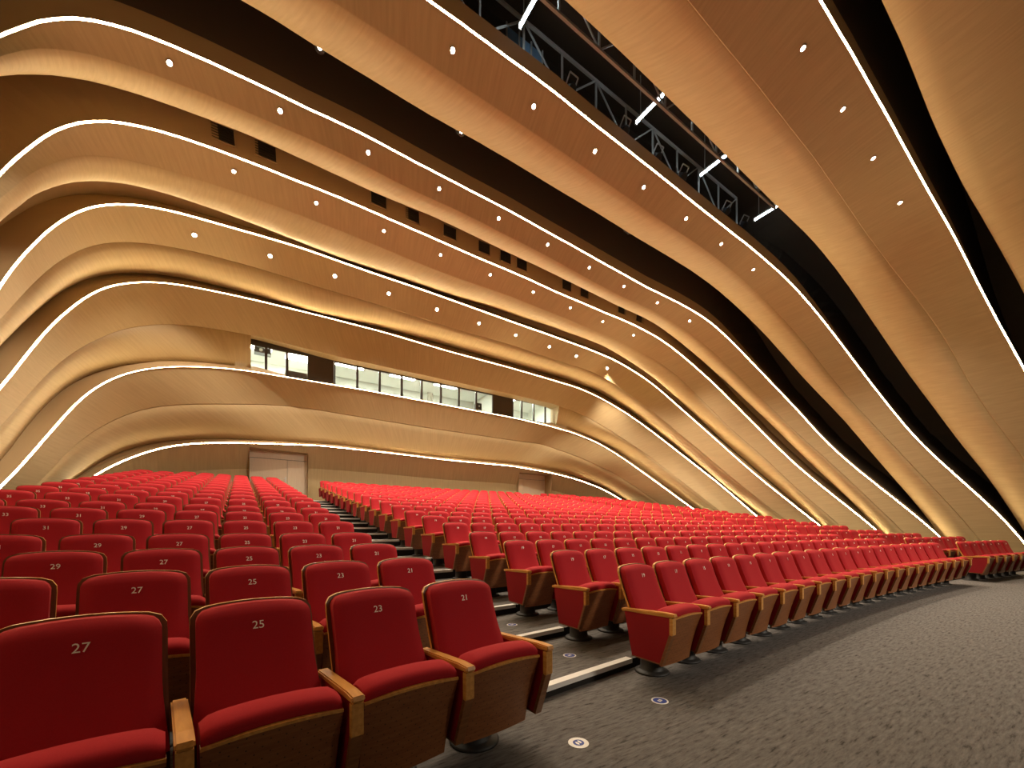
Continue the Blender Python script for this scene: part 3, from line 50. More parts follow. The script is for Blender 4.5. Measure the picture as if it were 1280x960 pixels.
CURVE = {n: arch(n) for n in ARCH}

# ------------------------------------------------------------------ materials


def new_mat(name):
    m = bpy.data.materials.new(name)
    m.use_nodes = True
    nt = m.node_tree
    b = nt.nodes["Principled BSDF"]
    return m, nt, b


def simple_mat(name, col, rough=0.6, metal=0.0, spec=0.5):
    m, nt, b = new_mat(name)
    b.inputs["Base Color"].default_value = (*col, 1)
    b.inputs["Roughness"].default_value = rough
    b.inputs["Metallic"].default_value = metal
    b.inputs["Specular IOR Level"].default_value = spec
    return m


def noise_mat(name, c1, c2, scale, rough=0.6, coord="Object", stretch=(1, 1, 1), spec=0.5, bump=0.0, detail=4.0, lo=0.3, hi=0.7):
    m, nt, b = new_mat(name)
    tc = nt.nodes.new("ShaderNodeTexCoord")
    mp = nt.nodes.new("ShaderNodeMapping")
    mp.inputs["Scale"].default_value = stretch
    nz = nt.nodes.new("ShaderNodeTexNoise")
    nz.inputs["Scale"].default_value = scale
    nz.inputs["Detail"].default_value = detail
    rp = nt.nodes.new("ShaderNodeValToRGB")
    rp.color_ramp.elements[0].position = lo
    rp.color_ramp.elements[1].position = hi
    rp.color_ramp.elements[0].color = (*c1, 1)
    rp.color_ramp.elements[1].color = (*c2, 1)
    nt.links.new(tc.outputs[coord], mp.inputs["Vector"])
    nt.links.new(mp.outputs["Vector"], nz.inputs["Vector"])
    nt.links.new(nz.outputs["Fac"], rp.inputs["Fac"])
    nt.links.new(rp.outputs["Color"], b.inputs["Base Color"])
    b.inputs["Roughness"].default_value = rough
    b.inputs["Specular IOR Level"].default_value = spec
    if bump:
        bp = nt.nodes.new("ShaderNodeBump")
        bp.inputs["Strength"].default_value = bump
        bp.inputs["Distance"].default_value = 0.01
        nt.links.new(nz.outputs["Fac"], bp.inputs["Height"])
        nt.links.new(bp.outputs["Normal"], b.inputs["Normal"])
    return m


def emit_mat(name, col, strength, one_sided=False):
    m = bpy.data.materials.new(name)
    m.use_nodes = True
    nt = m.node_tree
    nt.nodes.clear()
    out = nt.nodes.new("ShaderNodeOutputMaterial")
    em = nt.nodes.new("ShaderNodeEmission")
    em.inputs["Color"].default_value = (*col, 1)
    em.inputs["Strength"].default_value = strength
    if one_sided:
        g = nt.nodes.new("ShaderNodeNewGeometry")
        df = nt.nodes.new("ShaderNodeBsdfDiffuse")
        df.inputs["Color"].default_value = (0.25, 0.18, 0.1, 1)
        mx = nt.nodes.new("ShaderNodeMixShader")
        nt.links.new(g.outputs["Backfacing"], mx.inputs[0])
        nt.links.new(em.outputs[0], mx.inputs[1])
        nt.links.new(df.outputs[0], mx.inputs[2])
        nt.links.new(mx.outputs[0], out.inputs[0])
    else:
        nt.links.new(em.outputs[0], out.inputs[0])
    return m


M = {}
# wood veneer lining: fine grain running across each rib (UV: u along the arch, v across)
M["veneer"] = noise_mat("veneer", (0.40, 0.300, 0.158), (0.48, 0.362, 0.195), 3.0, rough=0.55, coord="UV",
                        stretch=(5.0, 0.35, 1), spec=0.3, detail=6.0, lo=0.25, hi=0.75)
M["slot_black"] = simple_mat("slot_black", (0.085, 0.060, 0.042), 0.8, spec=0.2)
M["slot_brown"] = simple_mat("slot_brown", (0.40, 0.28, 0.15), 0.7, spec=0.2)
M["led"] = emit_mat("led_warm", (1.0, 0.75, 0.40), 54, one_sided=True)
M["lens"] = emit_mat("downlight_lens", (1.0, 0.86, 0.66), 40.0)
M["metal_ring"] = simple_mat("metal_ring", (0.5, 0.42, 0.32), 0.35, 0.8)
M["red_cloth"] = noise_mat("red_cloth", (0.38, 0.012, 0.020), (0.42, 0.015, 0.024), 220.0, rough=0.85, spec=0.2)
_b = M["red_cloth"].node_tree.nodes["Principled BSDF"]
_b.inputs["Sheen Weight"].default_value = 0.12
_b.inputs["Sheen Tint"].default_value = (1.0, 0.25, 0.2, 1)
M["red_panel"] = noise_mat("red_panel", (0.27, 0.008, 0.014), (0.30, 0.010, 0.016), 220.0, rough=0.8, spec=0.25)
M["honey_wood"] = noise_mat("honey_wood", (0.52, 0.22, 0.045), (0.72, 0.35, 0.085), 4.0, rough=0.32, stretch=(14, 1.5, 14), spec=0.5, lo=0.3, hi=0.7)
M["brown_wood"] = noise_mat("brown_wood", (0.16, 0.060, 0.018), (0.25, 0.10, 0.032), 4.0, rough=0.4, stretch=(2.0, 12, 22), spec=0.45)
M["shell_wood"] = noise_mat("shell_wood", (0.15, 0.06, 0.02), (0.22, 0.09, 0.03), 5.0, rough=0.4, stretch=(14, 2, 2), spec=0.45)
M["black_metal"] = simple_mat("black_metal", (0.018, 0.016, 0.015), 0.6, 0.0)
M["steel"] = simple_mat("steel", (0.85, 0.83, 0.79), 0.35, 0.2)
M["number"] = simple_mat("number_thread", (1.0, 0.94, 0.84), 0.5)
M["plaster"] = simple_mat("booth_white", (0.78, 0.79, 0.74), 0.8)
M["panel_light"] = emit_mat("booth_panel_light", (1.0, 0.98, 0.88), 95.0)
M["frame_dark"] = simple_mat("frame_dark", (0.05, 0.04, 0.03), 0.5)
M["booth_dark"] = simple_mat("booth_dark", (0.05, 0.03, 0.018), 0.6)
M["door_cream"] = noise_mat("door_cream", (0.80, 0.68, 0.52), (0.86, 0.74, 0.58), 3.0, rough=0.5, stretch=(10, 10, 0.6))
M["equipment"] = simple_mat("equipment", (0.03, 0.03, 0.032), 0.5)
M["desk_brown"] = simple_mat("desk_brown", (0.10, 0.055, 0.03), 0.5)
M["tube_cool"] = emit_mat("tube_cool", (0.72, 0.90, 1.0), 45.0)
M["truss_steel"] = simple_mat("truss_steel", (0.5, 0.48, 0.44), 0.5, 0.2)
M["blue_cloth"] = simple_mat("blue_panel", (0.16, 0.28, 0.42), 0.7)
M["sticker_white"] = simple_mat("sticker_white", (0.8, 0.78, 0.74), 0.5)
M["sticker_blue"] = simple_mat("sticker_blue", (0.03, 0.06, 0.30), 0.5)
M["riser"] = simple_mat("riser", (0.022, 0.019, 0.017), 0.8, spec=0.2)
M["vent_dark"] = simple_mat("vent_dark", (0.02, 0.016, 0.01), 0.6)

# glass
m = bpy.data.materials.new("clear_glass")
m.use_nodes = True
nt = m.node_tree
nt.nodes.clear()
_o = nt.nodes.new("ShaderNodeOutputMaterial")
_g = nt.nodes.new("ShaderNodeBsdfGlossy"); _g.inputs["Roughness"].default_value = 0.02
_t = nt.nodes.new("ShaderNodeBsdfTransparent"); _t.inputs["Color"].default_value = (0.93, 0.96, 0.92, 1)
_x = nt.nodes.new("ShaderNodeMixShader"); _x.inputs[0].default_value = 0.05
nt.links.new(_t.outputs[0], _x.inputs[1]); nt.links.new(_g.outputs[0], _x.inputs[2]); nt.links.new(_x.outputs[0], _o.inputs[0])
M["glass"] = m

# carpet: dark taupe with short crossing streaks
m, nt, b = new_mat("carpet")
tc = nt.nodes.new("ShaderNodeTexCoord")
facs = []
for rot, st, sc in ((0.25, (1.0, 6.0, 1), 7.0), (1.85, (1.0, 6.0, 1), 8.0)):
    mp = nt.nodes.new("ShaderNodeMapping")
    mp.inputs["Rotation"].default_value = (0, 0, rot)
    mp.inputs["Scale"].default_value = st
    nz = nt.nodes.new("ShaderNodeTexNoise")
    nz.inputs["Scale"].default_value = sc
    nz.inputs["Detail"].default_value = 8.0
    nz.inputs["Roughness"].default_value = 0.7
    nt.links.new(tc.outputs["Object"], mp.inputs["Vector"])
    nt.links.new(mp.outputs["Vector"], nz.inputs["Vector"])
    facs.append(nz)
mul = nt.nodes.new("ShaderNodeMath"); mul.operation = "MULTIPLY"
nt.links.new(facs[0].outputs["Fac"], mul.inputs[0]); nt.links.new(facs[1].outputs["Fac"], mul.inputs[1])
rp = nt.nodes.new("ShaderNodeValToRGB")
e = rp.color_ramp.elements
e[0].position = 0.13; e[0].color = (0.030, 0.026, 0.023, 1)
e[1].position = 0.36; e[1].color = (0.175, 0.161, 0.154, 1)
mid = rp.color_ramp.elements.new(0.215); mid.color = (0.120, 0.110, 0.104, 1)
nt.links.new(mul.outputs[0], rp.inputs["Fac"])
nt.links.new(rp.outputs["Color"], b.inputs["Base Color"])
fz = nt.nodes.new("ShaderNodeTexNoise"); fz.inputs["Scale"].default_value = 260.0
nt.links.new(tc.outputs["Object"], fz.inputs["Vector"])
bp = nt.nodes.new("ShaderNodeBump"); bp.inputs["Strength"].default_value = 0.5; bp.inputs["Distance"].default_value = 0.006
nt.links.new(fz.outputs["Fac"], bp.inputs["Height"]); nt.links.new(bp.outputs["Normal"], b.inputs["Normal"])
b.inputs["Roughness"].default_value = 0.95
b.inputs["Specular IOR Level"].default_value = 0.1
M["carpet"] = m

# perforated brown wood (seat undersides): a grid of small drilled holes
m, nt, b = new_mat("perforated_wood")
tc = nt.nodes.new("ShaderNodeTexCoord")
mp = nt.nodes.new("ShaderNodeMapping"); mp.inputs["Scale"].default_value = (2.0, 12, 22)
nz = nt.nodes.new("ShaderNodeTexNoise"); nz.inputs["Scale"].default_value = 4.0; nz.inputs["Detail"].default_value = 4.0
rp = nt.nodes.new("ShaderNodeValToRGB")
rp.color_ramp.elements[0].position = 0.3; rp.color_ramp.elements[0].color = (0.21, 0.070, 0.021, 1)
rp.color_ramp.elements[1].position = 0.7; rp.color_ramp.elements[1].color = (0.30, 0.110, 0.035, 1)
mp2 = nt.nodes.new("ShaderNodeMapping"); mp2.inputs["Scale"].default_value = (28, 0.0, 28); mp2.inputs["Rotation"].default_value = (0, 0.785, 0)
vo = nt.nodes.new("ShaderNodeTexVoronoi"); vo.inputs["Scale"].default_value = 1.0; vo.inputs["Randomness"].default_value = 0.0
lt = nt.nodes.new("ShaderNodeMath"); lt.operation = "LESS_THAN"; lt.inputs[1].default_value = 0.085
mx = nt.nodes.new("ShaderNodeMix"); mx.data_type = "RGBA"
mx.inputs["B"].default_value = (0.05, 0.02, 0.008, 1)
nt.links.new(tc.outputs["Object"], mp.inputs["Vector"]); nt.links.new(mp.outputs["Vector"], nz.inputs["Vector"])
nt.links.new(nz.outputs["Fac"], rp.inputs["Fac"])
nt.links.new(tc.outputs["Object"], mp2.inputs["Vector"]); nt.links.new(mp2.outputs["Vector"], vo.inputs["Vector"])
nt.links.new(vo.outputs["Distance"], lt.inputs[0])
nt.links.new(lt.outputs[0], mx.inputs["Factor"]); nt.links.new(rp.outputs["Color"], mx.inputs["A"])
nt.links.new(mx.outputs["Result"], b.inputs["Base Color"])
b.inputs["Roughness"].default_value = 0.42
M["perforated"] = m

# ------------------------------------------------------------------ mesh helpers


class MB:
    """collects polygons and links them as one mesh object"""

    def __init__(self):
        self.v, self.f, self.mi, self.sm, self.uv = [], [], [], [], []

    def add(self, verts, faces, mi=0, smooth=False):
        o = len(self.v)
        self.v += [tuple(p) for p in verts]
        for f in faces:
            self.f.append(tuple(i + o for i in f))
            self.mi.append(mi)
            self.sm.append(smooth)
        return self

    def box(self, x0, x1, y0, y1, z0, z1, mi=0):
        v = [(x, y, z) for z in (z0, z1) for y in (y0, y1) for x in (x0, x1)]
        return self.add(v, [(0, 2, 3, 1), (4, 5, 7, 6), (0, 1, 5, 4), (2, 6, 7, 3), (0, 4, 6, 2), (1, 3, 7, 5)], mi)

    def bar(self, a, b, w, h=None, mi=0, up=Vector((0, 0, 1))):
        a, b = Vector(a), Vector(b)
        h = w if h is None else h
        d = (b - a).normalized()
        if abs(d.dot(up)) > 0.95:
            up = Vector((0, 1, 0))
        s = d.cross(up).normalized()
        u = s.cross(d).normalized()
        v = []
        for p in (a, b):
            for i, j in ((-1, -1), (1, -1), (1, 1), (-1, 1)):
                v.append(p + s * (i * w / 2) + u * (j * h / 2))
        return self.add(v, [(3, 2, 1, 0), (4, 5, 6, 7), (0, 1, 5, 4), (1, 2, 6, 5), (2, 3, 7, 6), (3, 0, 4, 7)], mi)

    def lathe(self, c, axis, prof, n=20, mi=0, smooth=True):
        c, axis = Vector(c), Vector(axis).normalized()
        t = Vector((1, 0, 0)) if abs(axis.x) < 0.9 else Vector((0, 1, 0))
        s = axis.cross(t).normalized(); u = axis.cross(s).normalized()
        v, f = [], []
        for r, h in prof:
            for i in range(n):
                a = 2 * math.pi * i / n
                v.append(c + axis * h + (s * math.cos(a) + u * math.sin(a)) * r)
        for k in range(len(prof) - 1):
            for i in range(n):
                j = (i + 1) % n
                f.append((k * n + i, k * n + j, (k + 1) * n + j, (k + 1) * n + i))
        f.append(tuple(range(n))[::-1])
        f.append(tuple((len(prof) - 1) * n + i for i in range(n)))
        return self.add(v, f, mi, smooth)

    def prism(self, poly, x0, x1, mi=0, smooth=False):
        """poly: (y, z) outline extruded along x"""
        n = len(poly)
        v = [(x0, y, z) for y, z in poly] + [(x1, y, z) for y, z in poly]
        f = [(i, (i + 1) % n, n + (i + 1) % n, n + i) for i in range(n)]
        self.add(v, f, mi, smooth)
        return self.add(v, [tuple(range(n))[::-1], tuple(range(n, 2 * n))], mi)

    def grid(self, rows, mi=0, smooth=True, uvs=None):
        nr, ncol = len(rows), len(rows[0])
        v = [p for r in rows for p in r]
        f = [(i * ncol + j, i * ncol + j + 1, (i + 1) * ncol + j + 1, (i + 1) * ncol + j) for i in range(nr - 1) for j in range(ncol - 1)]
        return self.add(v, f, mi, smooth)

    def mesh(self, name, mats):
        me = bpy.data.meshes.new(name)
        me.from_pydata(self.v, [], self.f)
        for mt in mats:
            me.materials.append(mt)
        me.polygons.foreach_set("material_index", self.mi)
        me.polygons.foreach_set("use_smooth", self.sm)
        me.update()
        return me

    def build(self, name, mats, parent=None):
        if not isinstance(mats, (list, tuple)):
            mats = [mats]
        return link(name, self.mesh(name, mats), parent)


def link(name, data, parent=None):
    o = bpy.data.objects.new(name, data)
    COL.objects.link(o)
    if parent is not None:
        o.parent = parent
    return o


def fix_normals(me):
    bm = bmesh.new(); bm.from_mesh(me)
    bmesh.ops.recalc_face_normals(bm, faces=bm.faces)
    bm.to_mesh(me); bm.free()


def tag(o, label, cat, group=None):
    o["label"] = label
    o["category"] = cat
    if group:
        o["group"] = group
    return o


def struct(o):
    o["kind"] = "structure"
    return o


def empty(name, loc=(0, 0, 0), rz=0.0):
    o = bpy.data.objects.new(name, None)
    o.empty_display_size = 0.1
    COL.objects.link(o)
    o.location = loc
    o.rotation_euler = (0, 0, rz)
    return o


ORD = ["", "first", "second", "third", "fourth", "fifth", "sixth", "seventh", "eighth", "ninth", "tenth", "eleventh",
       "twelfth", "thirteenth", "fourteenth", "fifteenth", "sixteenth", "seventeenth", "eighteenth", "nineteenth", "twentieth"]

# ------------------------------------------------------------------ ribbed lining of the hall


def tangents(P):
    T = []
    for j in range(len(P)):
        a, b = P[max(0, j - 1)], P[min(len(P) - 1, j + 1)]
        T.append((b - a).normalized())
    return T


def outward(name):
    k = ARCH[name][0]
    npl = Vector((0, 1, -k)).normalized()
    P = CURVE[name]
    O = []
    for p, t in zip(P, tangents(P)):
        o = t.cross(npl) if k else Vector((t.z, 0, -t.x))
        if o.dot(Vector((p.x, 0, p.z + 3.0))) < 0:
            o = -o
        O.append(o.normalized())
    return O


def lerp(A, B, t):
    return [a.lerp(b, t) for a, b in zip(A, B)]


def off(A, O, d):
    return [a + o * d for a, o in zip(A, O)]


WIN_X = (-8.05, 8.45)      # opening of the control booth in the rear band


def loft(mb, rows, mi, smooth, skip=None):
    """rows of columns -> quads, with UV u = running length along the arch, v = running length across"""
    ncol = len(rows[0])
    base = len(mb.v)
    ulen = [0.0]
    midrow = rows[len(rows) // 2]
    for j in range(1, ncol):
        ulen.append(ulen[-1] + (midrow[j] - midrow[j - 1]).length)
    vv = [0.0]
    for i in range(1, len(rows)):
        vv.append(vv[-1] + (rows[i][ncol // 2] - rows[i - 1][ncol // 2]).length)
    v = [p for r in rows for p in r]
    f = []
    for i in range(len(rows) - 1):
        for j in range(ncol - 1):
            if skip and skip(j):
                continue
            f.append((i * ncol + j, i * ncol + j + 1, (i + 1) * ncol + j + 1, (i + 1) * ncol + j))
    mb.add(v, f, mi, smooth)
    for i in range(len(rows)):
        for j in range(ncol):
            mb.uv.append((ulen[j], vv[i]))


def put_uv(me, uv):
    lay = me.uv_layers.new(name="UVMap")
    for lp in me.loops:
        lay.data[lp.index].uv = uv[lp.vertex_index]


ORDER = ["I", "H", "G", "F", "E", "D", "C", "B", "A"]
SLOT = {"I": 3.0, "H": 4.0, "G": 2.6, "F": 1.2, "E": 0.6, "D": 0.5, "C": 0.3, "B": 0.25}
# the rib nearest the stage runs out overhead: its rear edge is known, the rest steps towards the stage
eI = CURVE["eI"]
CURVE["cI"] = [Vector((p.x * 0.985, p.y - 2.2, p.z + 0.30)) for p in eI]
CURVE["I"] = [Vector((p.x, p.y - 3.6, p.z - 0.1)) for p in eI]
ARCH["I"] = ARCH["cI"] = (ARCH["eI"][0], 0, [])

slot_wall = {}
for i, X in enumerate(ORDER[:-1]):
    N = ORDER[i + 1]
    L0, Cr, En, L1 = CURVE[X], CURVE["c" + X], CURVE["e" + X], CURVE[N]
    oC, oE, oN = outward("c" + X), outward("e" + X), outward(N)
    mb = MB()
    # fascia between the light line and the crease
    fm = lerp(L0, Cr, 0.5)
    loft(mb, [L0, off(fm, oC, 0.02), Cr], 0, True)
    # groove at the crease, then the cove that faces the next light line
    if X == "C":
        # around the booth windows the columns stand upright, and one falls exactly on each window end
        def curve_x(P, x):
            for p, q in zip(P, P[1:]):
                if (p.x - x) * (q.x - x) <= 0 and p.z > 5.0:
                    return p.lerp(q, (x - p.x) / (q.x - p.x)) if abs(q.x - p.x) > 1e-9 else p.copy()
            return None
        Cr, En = [p.copy() for p in Cr], [p.copy() for p in En]
        for wx in WIN_X:
            j = min(range(NC), key=lambda j: abs(Cr[j].x - wx) if Cr[j].z > 5 else 99)
            Cr[j] = curve_x(CURVE["cC"], wx)
        for j in range(NC + 1):
            if abs(Cr[j].x) < 10.2 and Cr[j].z > 5.0:
                s_ = min(1.0, (10.2 - abs(Cr[j].x)) / 1.7)
                q = curve_x(CURVE["eC"], Cr[j].x)
                if q is not None:
                    En[j] = En[j].lerp(q, s_)
    gr = off(lerp(Cr, En, 0.02), oC, 0.025)
    c2 = lerp(Cr, En, 0.035)
    loft(mb, [Cr, gr], 0, False)
    cove = [gr, c2]
    for t in (0.2, 0.4, 0.6, 0.8):
        cove.append(off(lerp(c2, En, t), oE, -0.10 * 4 * t * (1 - t) * (0.5 if X in "BC" else 1.0)))
    cove.append(En)
    D = SLOT[X]
    roll = min(0.22, D * 0.5)
    gap = [n - e for n, e in zip(L1, En)]
    cove.append([e + o * roll * 0.35 + g * 0.08 for e, o, g in zip(En, oE, gap)])
    cove.append([e + o * roll + g * 0.12 for e, o, g in zip(En, oE, gap)])
    skip = None
    if X == "C":
        mx_ = [(Cr[j].x + Cr[j + 1].x) / 2 for j in range(NC)]
        skip = lambda j, mx_=mx_: WIN_X[0] < mx_[j] < WIN_X[1]
    loft(mb, cove, 0, True, skip)
    # slot: inner front face, top, rear wall coming down to the next light line
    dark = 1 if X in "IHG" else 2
    s0 = cove[-1]
    s1 = [e + o * D + g * 0.14 for e, o, g in zip(En, oE, gap)]
    back = Vector((0, 2.2 if X == "H" else 0.0, 0))
    r1 = [n + o * D + back * max(0.0, min(1.0, (12.2 - abs(n.x)) / 2.2)) for n, o in zip(L1, oN)]
    lip = [n + o * 0.5 for n, o in zip(L1, oN)]
    if X == "C":
        GY_ = 18.12
        jj = [j for j in range(NC) if skip(j)]
        jj = jj + [jj[-1] + 1]
        sof, sil = [Cr[j] for j in jj], [L1[j] for j in jj]
        loft(mb, [sof, [Vector((p.x, GY_ + 0.02, p.z)) for p in sof]], 0, False)
        sx = [Cr[j].x for j in jj]
        sil = [curve_x(CURVE["B"], x) for x in sx]
        loft(mb, [sil, [Vector((p.x, GY_ + 0.02, p.z + 0.02)) for p in sil]], 0, False)
        for j in (jj[0], jj[-1]):
            a_, b_ = Cr[j], curve_x(CURVE["B"], Cr[j].x)
            q_ = [a_, En[j], b_, Vector((b_.x, GY_ + 0.02, b_.z)), Vector((a_.x, GY_ + 0.02, a_.z))]
            mb.add(q_, [(0, 1, 2, 3, 4)], 0, False)
            mb.uv += [(p.y, p.z) for p in q_]
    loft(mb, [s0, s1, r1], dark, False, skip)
    if X in "IHG":
        lip2 = [a_ + back * max(0.0, min(1.0, (12.2 - abs(a_.x)) / 2.2)) for a_ in lip]
        if X == "H":
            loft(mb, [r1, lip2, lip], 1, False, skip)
        else:
            loft(mb, [r1, lip], 1, False, skip)
        loft(mb, [lip, L1], 2, False, skip)
    else:
        loft(mb, [r1, L1], 2, False, skip)
    slot_wall[N] = (r1, L1)
    me = mb.mesh("trim_%d" % (i + 1), [M["veneer"], M["slot_black"], M["slot_brown"]])
    put_uv(me, mb.uv)
    struct(link("trim_%d" % (i + 1), me))

# LED lines: a flat strip at the front edge of every rib, facing the cove of the rib before it
LED_TILT = {"H": 0.4, "G": 0.6, "F": 0.8, "E": 0.9, "D": 1.0, "C": 1.2, "B": 1.2, "A": 1.2}
LED_W = 0.0195
LED_LABEL = {
    "A": "lowest glowing light strip arching over the rear doors",
    "B": "glowing light strip under the control booth windows",
    "C": "glowing light strip arching just above the control booth windows",
    "D": "glowing light strip above the row of starburst downlights",
    "E": "fifth glowing light strip from the bottom, below the row of wall vents",
    "F": "sixth glowing light strip from the bottom, below the dark ceiling slot",
    "G": "glowing light strip along the ceiling slot with exposed trusses",
    "H": "glowing light strip nearest the stage, at the upper right of the photo"}
for i, N in enumerate(ORDER[1:]):
    X = ORDER[i]
    aim = lerp(CURVE["c" + X], CURVE["e" + X], 0.5)
    P = CURVE[N]
    T = tangents(P)
    a, b, dirs = [], [], []
    fas = CURVE["c" + N] if N != "A" else [Vector((p.x, p.y + 0.3, p.z - 1.0)) for p in P]
    for p, t, q, fc in zip(P, T, aim, fas):
        d = (q - p).normalized()
        fn = t.cross(fc - p).normalized()          # the fascia's own facing, towards the hall
        if fn.dot(Vector((0, 0, 3.0)) - p) < 0:
            fn = -fn
        d = (fn + d * LED_TILT[N]).normalized()
        w = t.cross(d).normalized()
        c = p + d * 0.03
        a.append(c + w * LED_W); b.append(c - w * LED_W)
        dirs.append(d)
    mb = MB()
    mb.grid([a, b], 0, False)
    me = mb.mesh("light_strip", [M["led"]])
    # make every face look at the cove
    if me.polygons[40].normal.dot(dirs[40]) < 0:
        me.flip_normals()
    tag(link("light_strip", me), LED_LABEL[N], "light strip", "light strips edging the curved ribs")

# ------------------------------------------------------------------ rear wall below the lowest strip, with two recessed doors
A = [p for p in CURVE["A"] if p.z > 1.6]
A.sort(key=lambda p: p.x)


def wallA(x):
    if x <= A[0].x:
        return A[0].y, A[0].z
    for p, q in zip(A, A[1:]):
        if p.x <= x <= q.x:
            t = (x - p.x) / (q.x - p.x) if q.x > p.x else 0
            return p.y + (q.y - p.y) * t, p.z + (q.z - p.z) * t
    return A[-1].y, A[-1].z


DOORS = [(-8.10, -5.84), (5.74, 8.06)]
DTOP = 4.70
FL = 2.47
xs = [A[0].x + (A[-1].x - A[0].x) * i / 90 for i in range(91)]
xs = sorted([x for x in xs if all(abs(x - e_) > 0.12 for d in DOORS for e_ in d)] + [e_ for d in DOORS for e_ in d])
mb = MB()


def wcol(x, zlist_only=False):
    y, z = wallA(x)
    zc = z - 1.0
    return y, z, zc


def wpt(x, z):
    y, zt, zc = wcol(x)
    return Vector((x, y + 0.42 * min(1.0, max(0.0, (zt - z) / 1.0)), z))


uvw = []
for x0, x1 in zip(xs, xs[1:]):
    xm = (x0 + x1) / 2
    door = any(d[0] < xm < d[1] for d in DOORS)
    # z levels: top, crease, bottom
    lev0 = [wallA(x0)[1], wallA(x0)[1] - 1.0, 1.2]
    lev1 = [wallA(x1)[1], wallA(x1)[1] - 1.0, 1.2]
    if door:
        lev0 = [lev0[0], DTOP]; lev1 = [lev1[0], DTOP]
    for (a0, b0), (a1, b1) in zip(zip(lev0, lev0[1:]), zip(lev1, lev1[1:])):
        if b0 >= a0 or b1 >= a1:
            continue
        mb.add([wpt(x0, a0), wpt(x1, a1), wpt(x1, b1), wpt(x0, b0)], [(0, 1, 2, 3)], 0, False)
        uvw += [(x0, a0), (x1, a1), (x1, b1), (x0, b0)]
# reveals of the two door recesses
RD = 0.22
for d in DOORS:
    ym = max(wpt(d[0], 3.5).y, wpt(d[1], 3.5).y) + RD
    for x in d:
        for za, zb in ((1.2, DTOP),):
            pts = [wpt(x, za), wpt(x, zb), Vector((x, ym, zb)), Vector((x, ym, za))]
            mb.add(pts, [(0, 1, 2, 3)], 1); uvw += [(p.y, p.z) for p in pts]
    n = 8
    for i in range(n):
        xa, xb = d[0] + (d[1] - d[0]) * i / n, d[0] + (d[1] - d[0]) * (i + 1) / n
        pts = [wpt(xa, DTOP), wpt(xb, DTOP), Vector((xb, ym, DTOP)), Vector((xa, ym, DTOP))]
        mb.add(pts, [(0, 1, 2, 3)], 1); uvw += [(p.x, p.y) for p in pts]
me = mb.mesh("wall_rear", [M["veneer"], M["slot_brown"]])
put_uv(me, uvw)
struct(link("wall_rear", me))
for k, d in enumerate(DOORS):
    ym = max(wpt(d[0], 3.5).y, wpt(d[1], 3.5).y) + RD
    root = struct(empty("door_%d" % (k + 1), ((d[0] + d[1]) / 2, ym, FL)))
    w = (d[1] - d[0]) / 2
    seam = 0.32 if k == 0 else -0.55
    H_ = DTOP - FL
    MB().box(-w, seam - 0.006, -0.06, 0.0, 0.0, H_ - 0.32).build("door_leaf", M["door_cream"], root)
    MB().box(seam + 0.006, w, -0.06, 0.0, 0.0, H_ - 0.32).build("door_leaf", M["door_cream"], root)
    MB().box(-w, w, -0.05, 0.0, H_ - 0.30, H_).build("transom_panel", M["door_cream"], root)
    hx = seam - 0.07 if k == 0 else seam + 0.30 - 1.0
    hx = seam - 0.07 if k == 0 else -w + 0.20
    h = MB()
    h.box(hx - 0.025, hx + 0.025, -0.075, -0.06, 0.92, 1.16)
    h.bar((hx, -0.08, 1.05), (hx, -0.12, 1.05), 0.022)
    h.bar((hx - 0.13, -0.12, 1.05), (hx + 0.01, -0.12, 1.05), 0.024)
    h.build("door_handle", M["steel"], root)

# ------------------------------------------------------------------ control booth behind the rear band
GY = 18.12
KW = 1.0097


def kx(x):
    return -8.272 + (x + 8.272) * KW


booth = MB()
bx0, bx1, by0, by1, bz0, bz1 = -8.4, 9.1, 18.23, 21.6, 7.2, 9.75
booth.box(bx0, bx1, by1, by1 + 0.1, bz0, bz1)
booth.box(bx0 - 0.1, bx0, by0, by1, bz0, bz1)
booth.box(bx1, bx1 + 0.1, by0, by1, bz0, bz1)
booth.box(-5.25, -5.05, by0, by1, bz0, bz1)
booth.box(4.55, 4.75, by0, by1, bz0, bz1)
struct(booth.build("wall_booth", M["plaster"]))
struct(MB().box(bx0, bx1, by0, by1, bz0 - 0.1, bz0).build("floor_booth", M["plaster"]))
struct(MB().box(bx0, bx1, by0, by1, bz1, bz1 + 0.1).build("ceiling_booth", M["plaster"]))
WZ0, WZ1 = 8.05, 9.31
